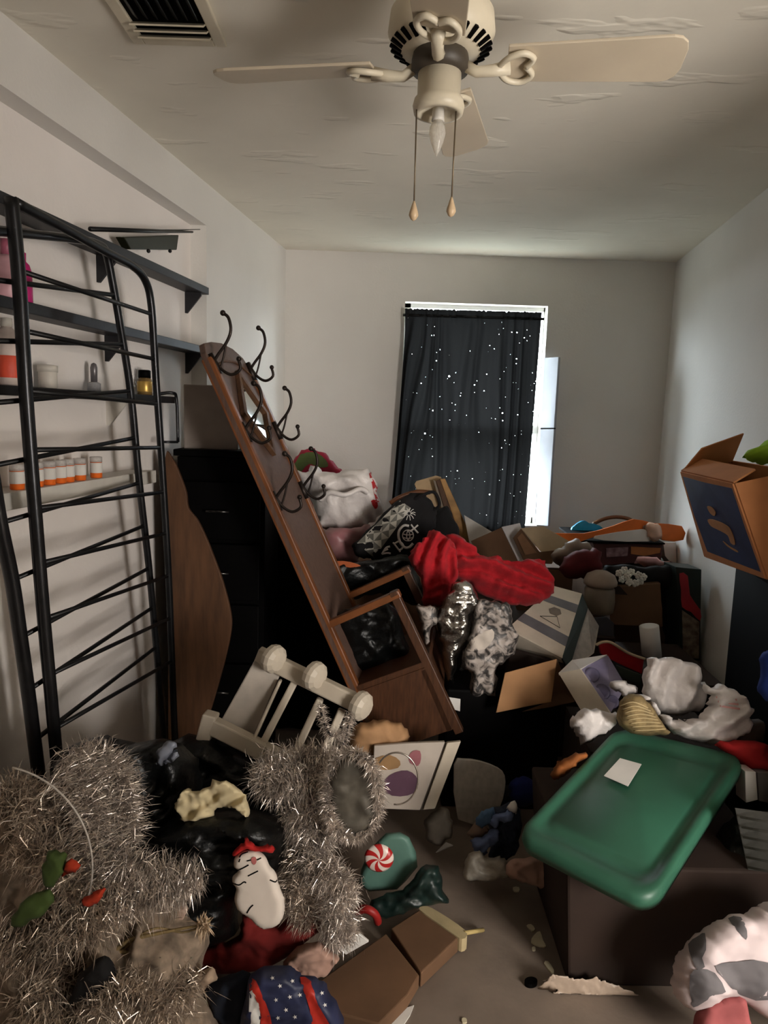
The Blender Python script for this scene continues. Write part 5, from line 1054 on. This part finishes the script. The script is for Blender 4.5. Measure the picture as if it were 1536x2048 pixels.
flat('paper_scrap', 'white paper scrap at the bottom edge by the open carton', 'paper scrap', [(764, 2044), (800, 2020), (828, 2010), (820, 2030), (800, 2060), (770, 2065)], M_PAPER, sm=1)
o = flat('bottle_cap', 'round black cap lying on the bare floor', 'cap', [(1062 + 13 * math.cos(a), 1961 + 8 * math.sin(a)) for a in np.linspace(0, 6.283, 10, endpoint=False)], M_DARK, 0.012)
soft('plastic_film', 'thin pinkish white plastic film crumpled on the bare floor', 'plastic film', [(1078, 1976), (1094, 1966), (1088, 1962), (1112, 1952), (1150, 1960), (1190, 1958), (1236, 1976), (1284, 1998), (1240, 1992), (1190, 2004), (1150, 1994), (1132, 2000), (1100, 1998), (1110, 1984)], 1.66, 0.004, mat('pinkish_white_film', (180, 160, 142), 0.35, spec=0.5), rim=4, wr=0.010, ws=26, step=4, n=(0, -0.3, 1), jit=7)
# open cardboard box on the floor
cbx = thing('shoe_carton', 'flattened brown shoe carton with a cream end lying on the floor', 'box', Z(790, 1940, 0))
def fbox(name, pts, z, m, t): 
    top = [Z(x, y, z) for x, y in pts]; MB().hexa(top, [p - Vector((0, 0, t)) for p in top]).build(name, m, cbx, bevel=0.004)
fbox('lid_half', [(782, 1856), (840, 1818), (918, 1874), (842, 1946)], 0.048, M_CARDD, 0.046)
fbox('base_half', [(772, 1866), (839, 1950), (815, 1990), (758, 2048), (674, 2026), (632, 1966)], 0.042, M_CARDD, 0.040)
e = [Z(x, y, 0.052) for x, y in dens([(838, 1818), (848, 1812), (864, 1816), (900, 1838), (930, 1860), (934, 1872), (924, 1878), (910, 1870), (870, 1842)], 2)]
MB().hexa(e, [p - Vector((0, 0, 0.04)) for p in e]).build('cream_end', mat('cream_lining', (190, 172, 132), 0.7), cbx)
o = MB().tube([Z(930, 1866, 0.05), Z(966, 1860, 0.012)], 0.006, 8).build('wooden_stick', mat('pale_wood', (196, 172, 112), 0.6), None, True); tag(o, 'short pale wooden stick at the cream end of the shoe carton', 'stick')
# starry bag at the bottom
st_ = thing('star_bag', 'blue gift bag with white stars and red trim at the bottom edge', 'gift bag', P(590, 2060, 1.42))
puff('bag_body', [(498, 1962), (512, 1942), (548, 1930), (580, 1934), (604, 1950), (640, 1958), (664, 1990), (690, 2050), (694, 2100), (498, 2100)], 1.46, 0.05, mat('starry_blue', (52, 58, 92), 0.5, rgb2=(30, 34, 56), nscale=10), st_, rim=24, wr=0.012, seed=81, step=6)
bq = LAST['bvh']; M_TRIM = mat('red_trim', (186, 48, 36), 0.5)
decal('red_trim', [(500, 1958), (512, 1962), (524, 1990), (540, 2030), (546, 2080), (520, 2080), (522, 2030), (508, 1990), (499, 1980)], M_TRIM, st_, bvh=bq)
decal('red_trim', [(600, 1954), (622, 1962), (636, 2010), (660, 2050), (664, 2080), (630, 2080), (620, 2020), (608, 1984)], M_TRIM, st_, bvh=bq)
decal('white_trim', [(499, 1984), (510, 1990), (520, 2016), (518, 2060), (500, 2060)], M_PAPER, st_, bvh=bq)
for (x, y) in ((545, 1956), (560, 1972), (585, 1962), (600, 1990), (552, 2000), (572, 2020), (590, 2034), (650, 2010), (644, 1986), (556, 2036), (580, 1994)):
    decal('white_star', [(x + (5 if k % 2 else 2) * math.cos(k * math.pi / 5), y + (5 if k % 2 else 2) * math.sin(k * math.pi / 5)) for k in range(10)], M_PAPER, st_, sm=1, step=4, bvh=bq)
soft('beige_rag', 'pale crumpled rag between the red cloth and the shoe carton', 'cloth', [(566, 1930), (590, 1900), (622, 1884), (650, 1890), (680, 1916), (664, 1936), (640, 1958), (604, 1962)], 1.62, 0.025, mat('dusty_pink_cloth', (178, 142, 126), 0.85), rim=14, wr=0.02, ws=15, step=5)
sheet('card_tag', 'white card tag between the tinsel tail and the shoe carton', 'card', [(670, 1894), (716, 1866), (738, 1884), (692, 1910)], 1.68, 0.01, M_PAPER)
# patterned pillow at the lower right
pl_ = thing('pillow', 'white pillow with grey bands lying in the lower right corner', 'pillow', P(1460, 2030, 1.5))
puff('pillow_cover', [(1344, 1976), (1346, 1940), (1354, 1916), (1374, 1888), (1412, 1856), (1452, 1834), (1500, 1824), (1520, 1808), (1560, 1806), (1640, 1830), (1660, 1960), (1620, 2060), (1540, 2040), (1476, 1996), (1434, 1996), (1400, 2016), (1376, 2016), (1356, 1996)], 1.50, 0.07, mat('pillow_white', (206, 190, 190), 0.85, var=0.05), pl_, rim=60, wr=0.018, ws=9, seed=91, step=6)
bp = LAST['bvh']; M_PG = mat('pillow_grey', (104, 100, 102), 0.85, var=0.1)
decal('grey_band', [(1376, 1888), (1396, 1872), (1410, 1866), (1412, 1900), (1404, 1916), (1410, 1934), (1394, 1938), (1384, 1918)], M_PG, pl_, bvh=bp)
decal('grey_band', [(1380, 1950), (1400, 1938), (1430, 1946), (1452, 1984), (1430, 1990), (1396, 2012), (1382, 2008)], M_PG, pl_, bvh=bp)
decal('grey_band', [(1430, 1932), (1470, 1924), (1540, 1926), (1540, 2000), (1480, 1990), (1450, 1960)], M_PG, pl_, bvh=bp)
decal('grey_band', [(1456, 1836), (1482, 1834), (1494, 1862), (1492, 1880), (1476, 1862)], M_PG, pl_, bvh=bp)
soft('pink_towel', 'dusty rose towel under the pillow at the bottom edge', 'towel', [(1400, 2014), (1436, 1992), (1484, 1990), (1492, 2080), (1396, 2080)], 1.47, 0.03, mat('dusty_rose_cloth', (160, 84, 84), 0.85), rim=16, wr=0.008)
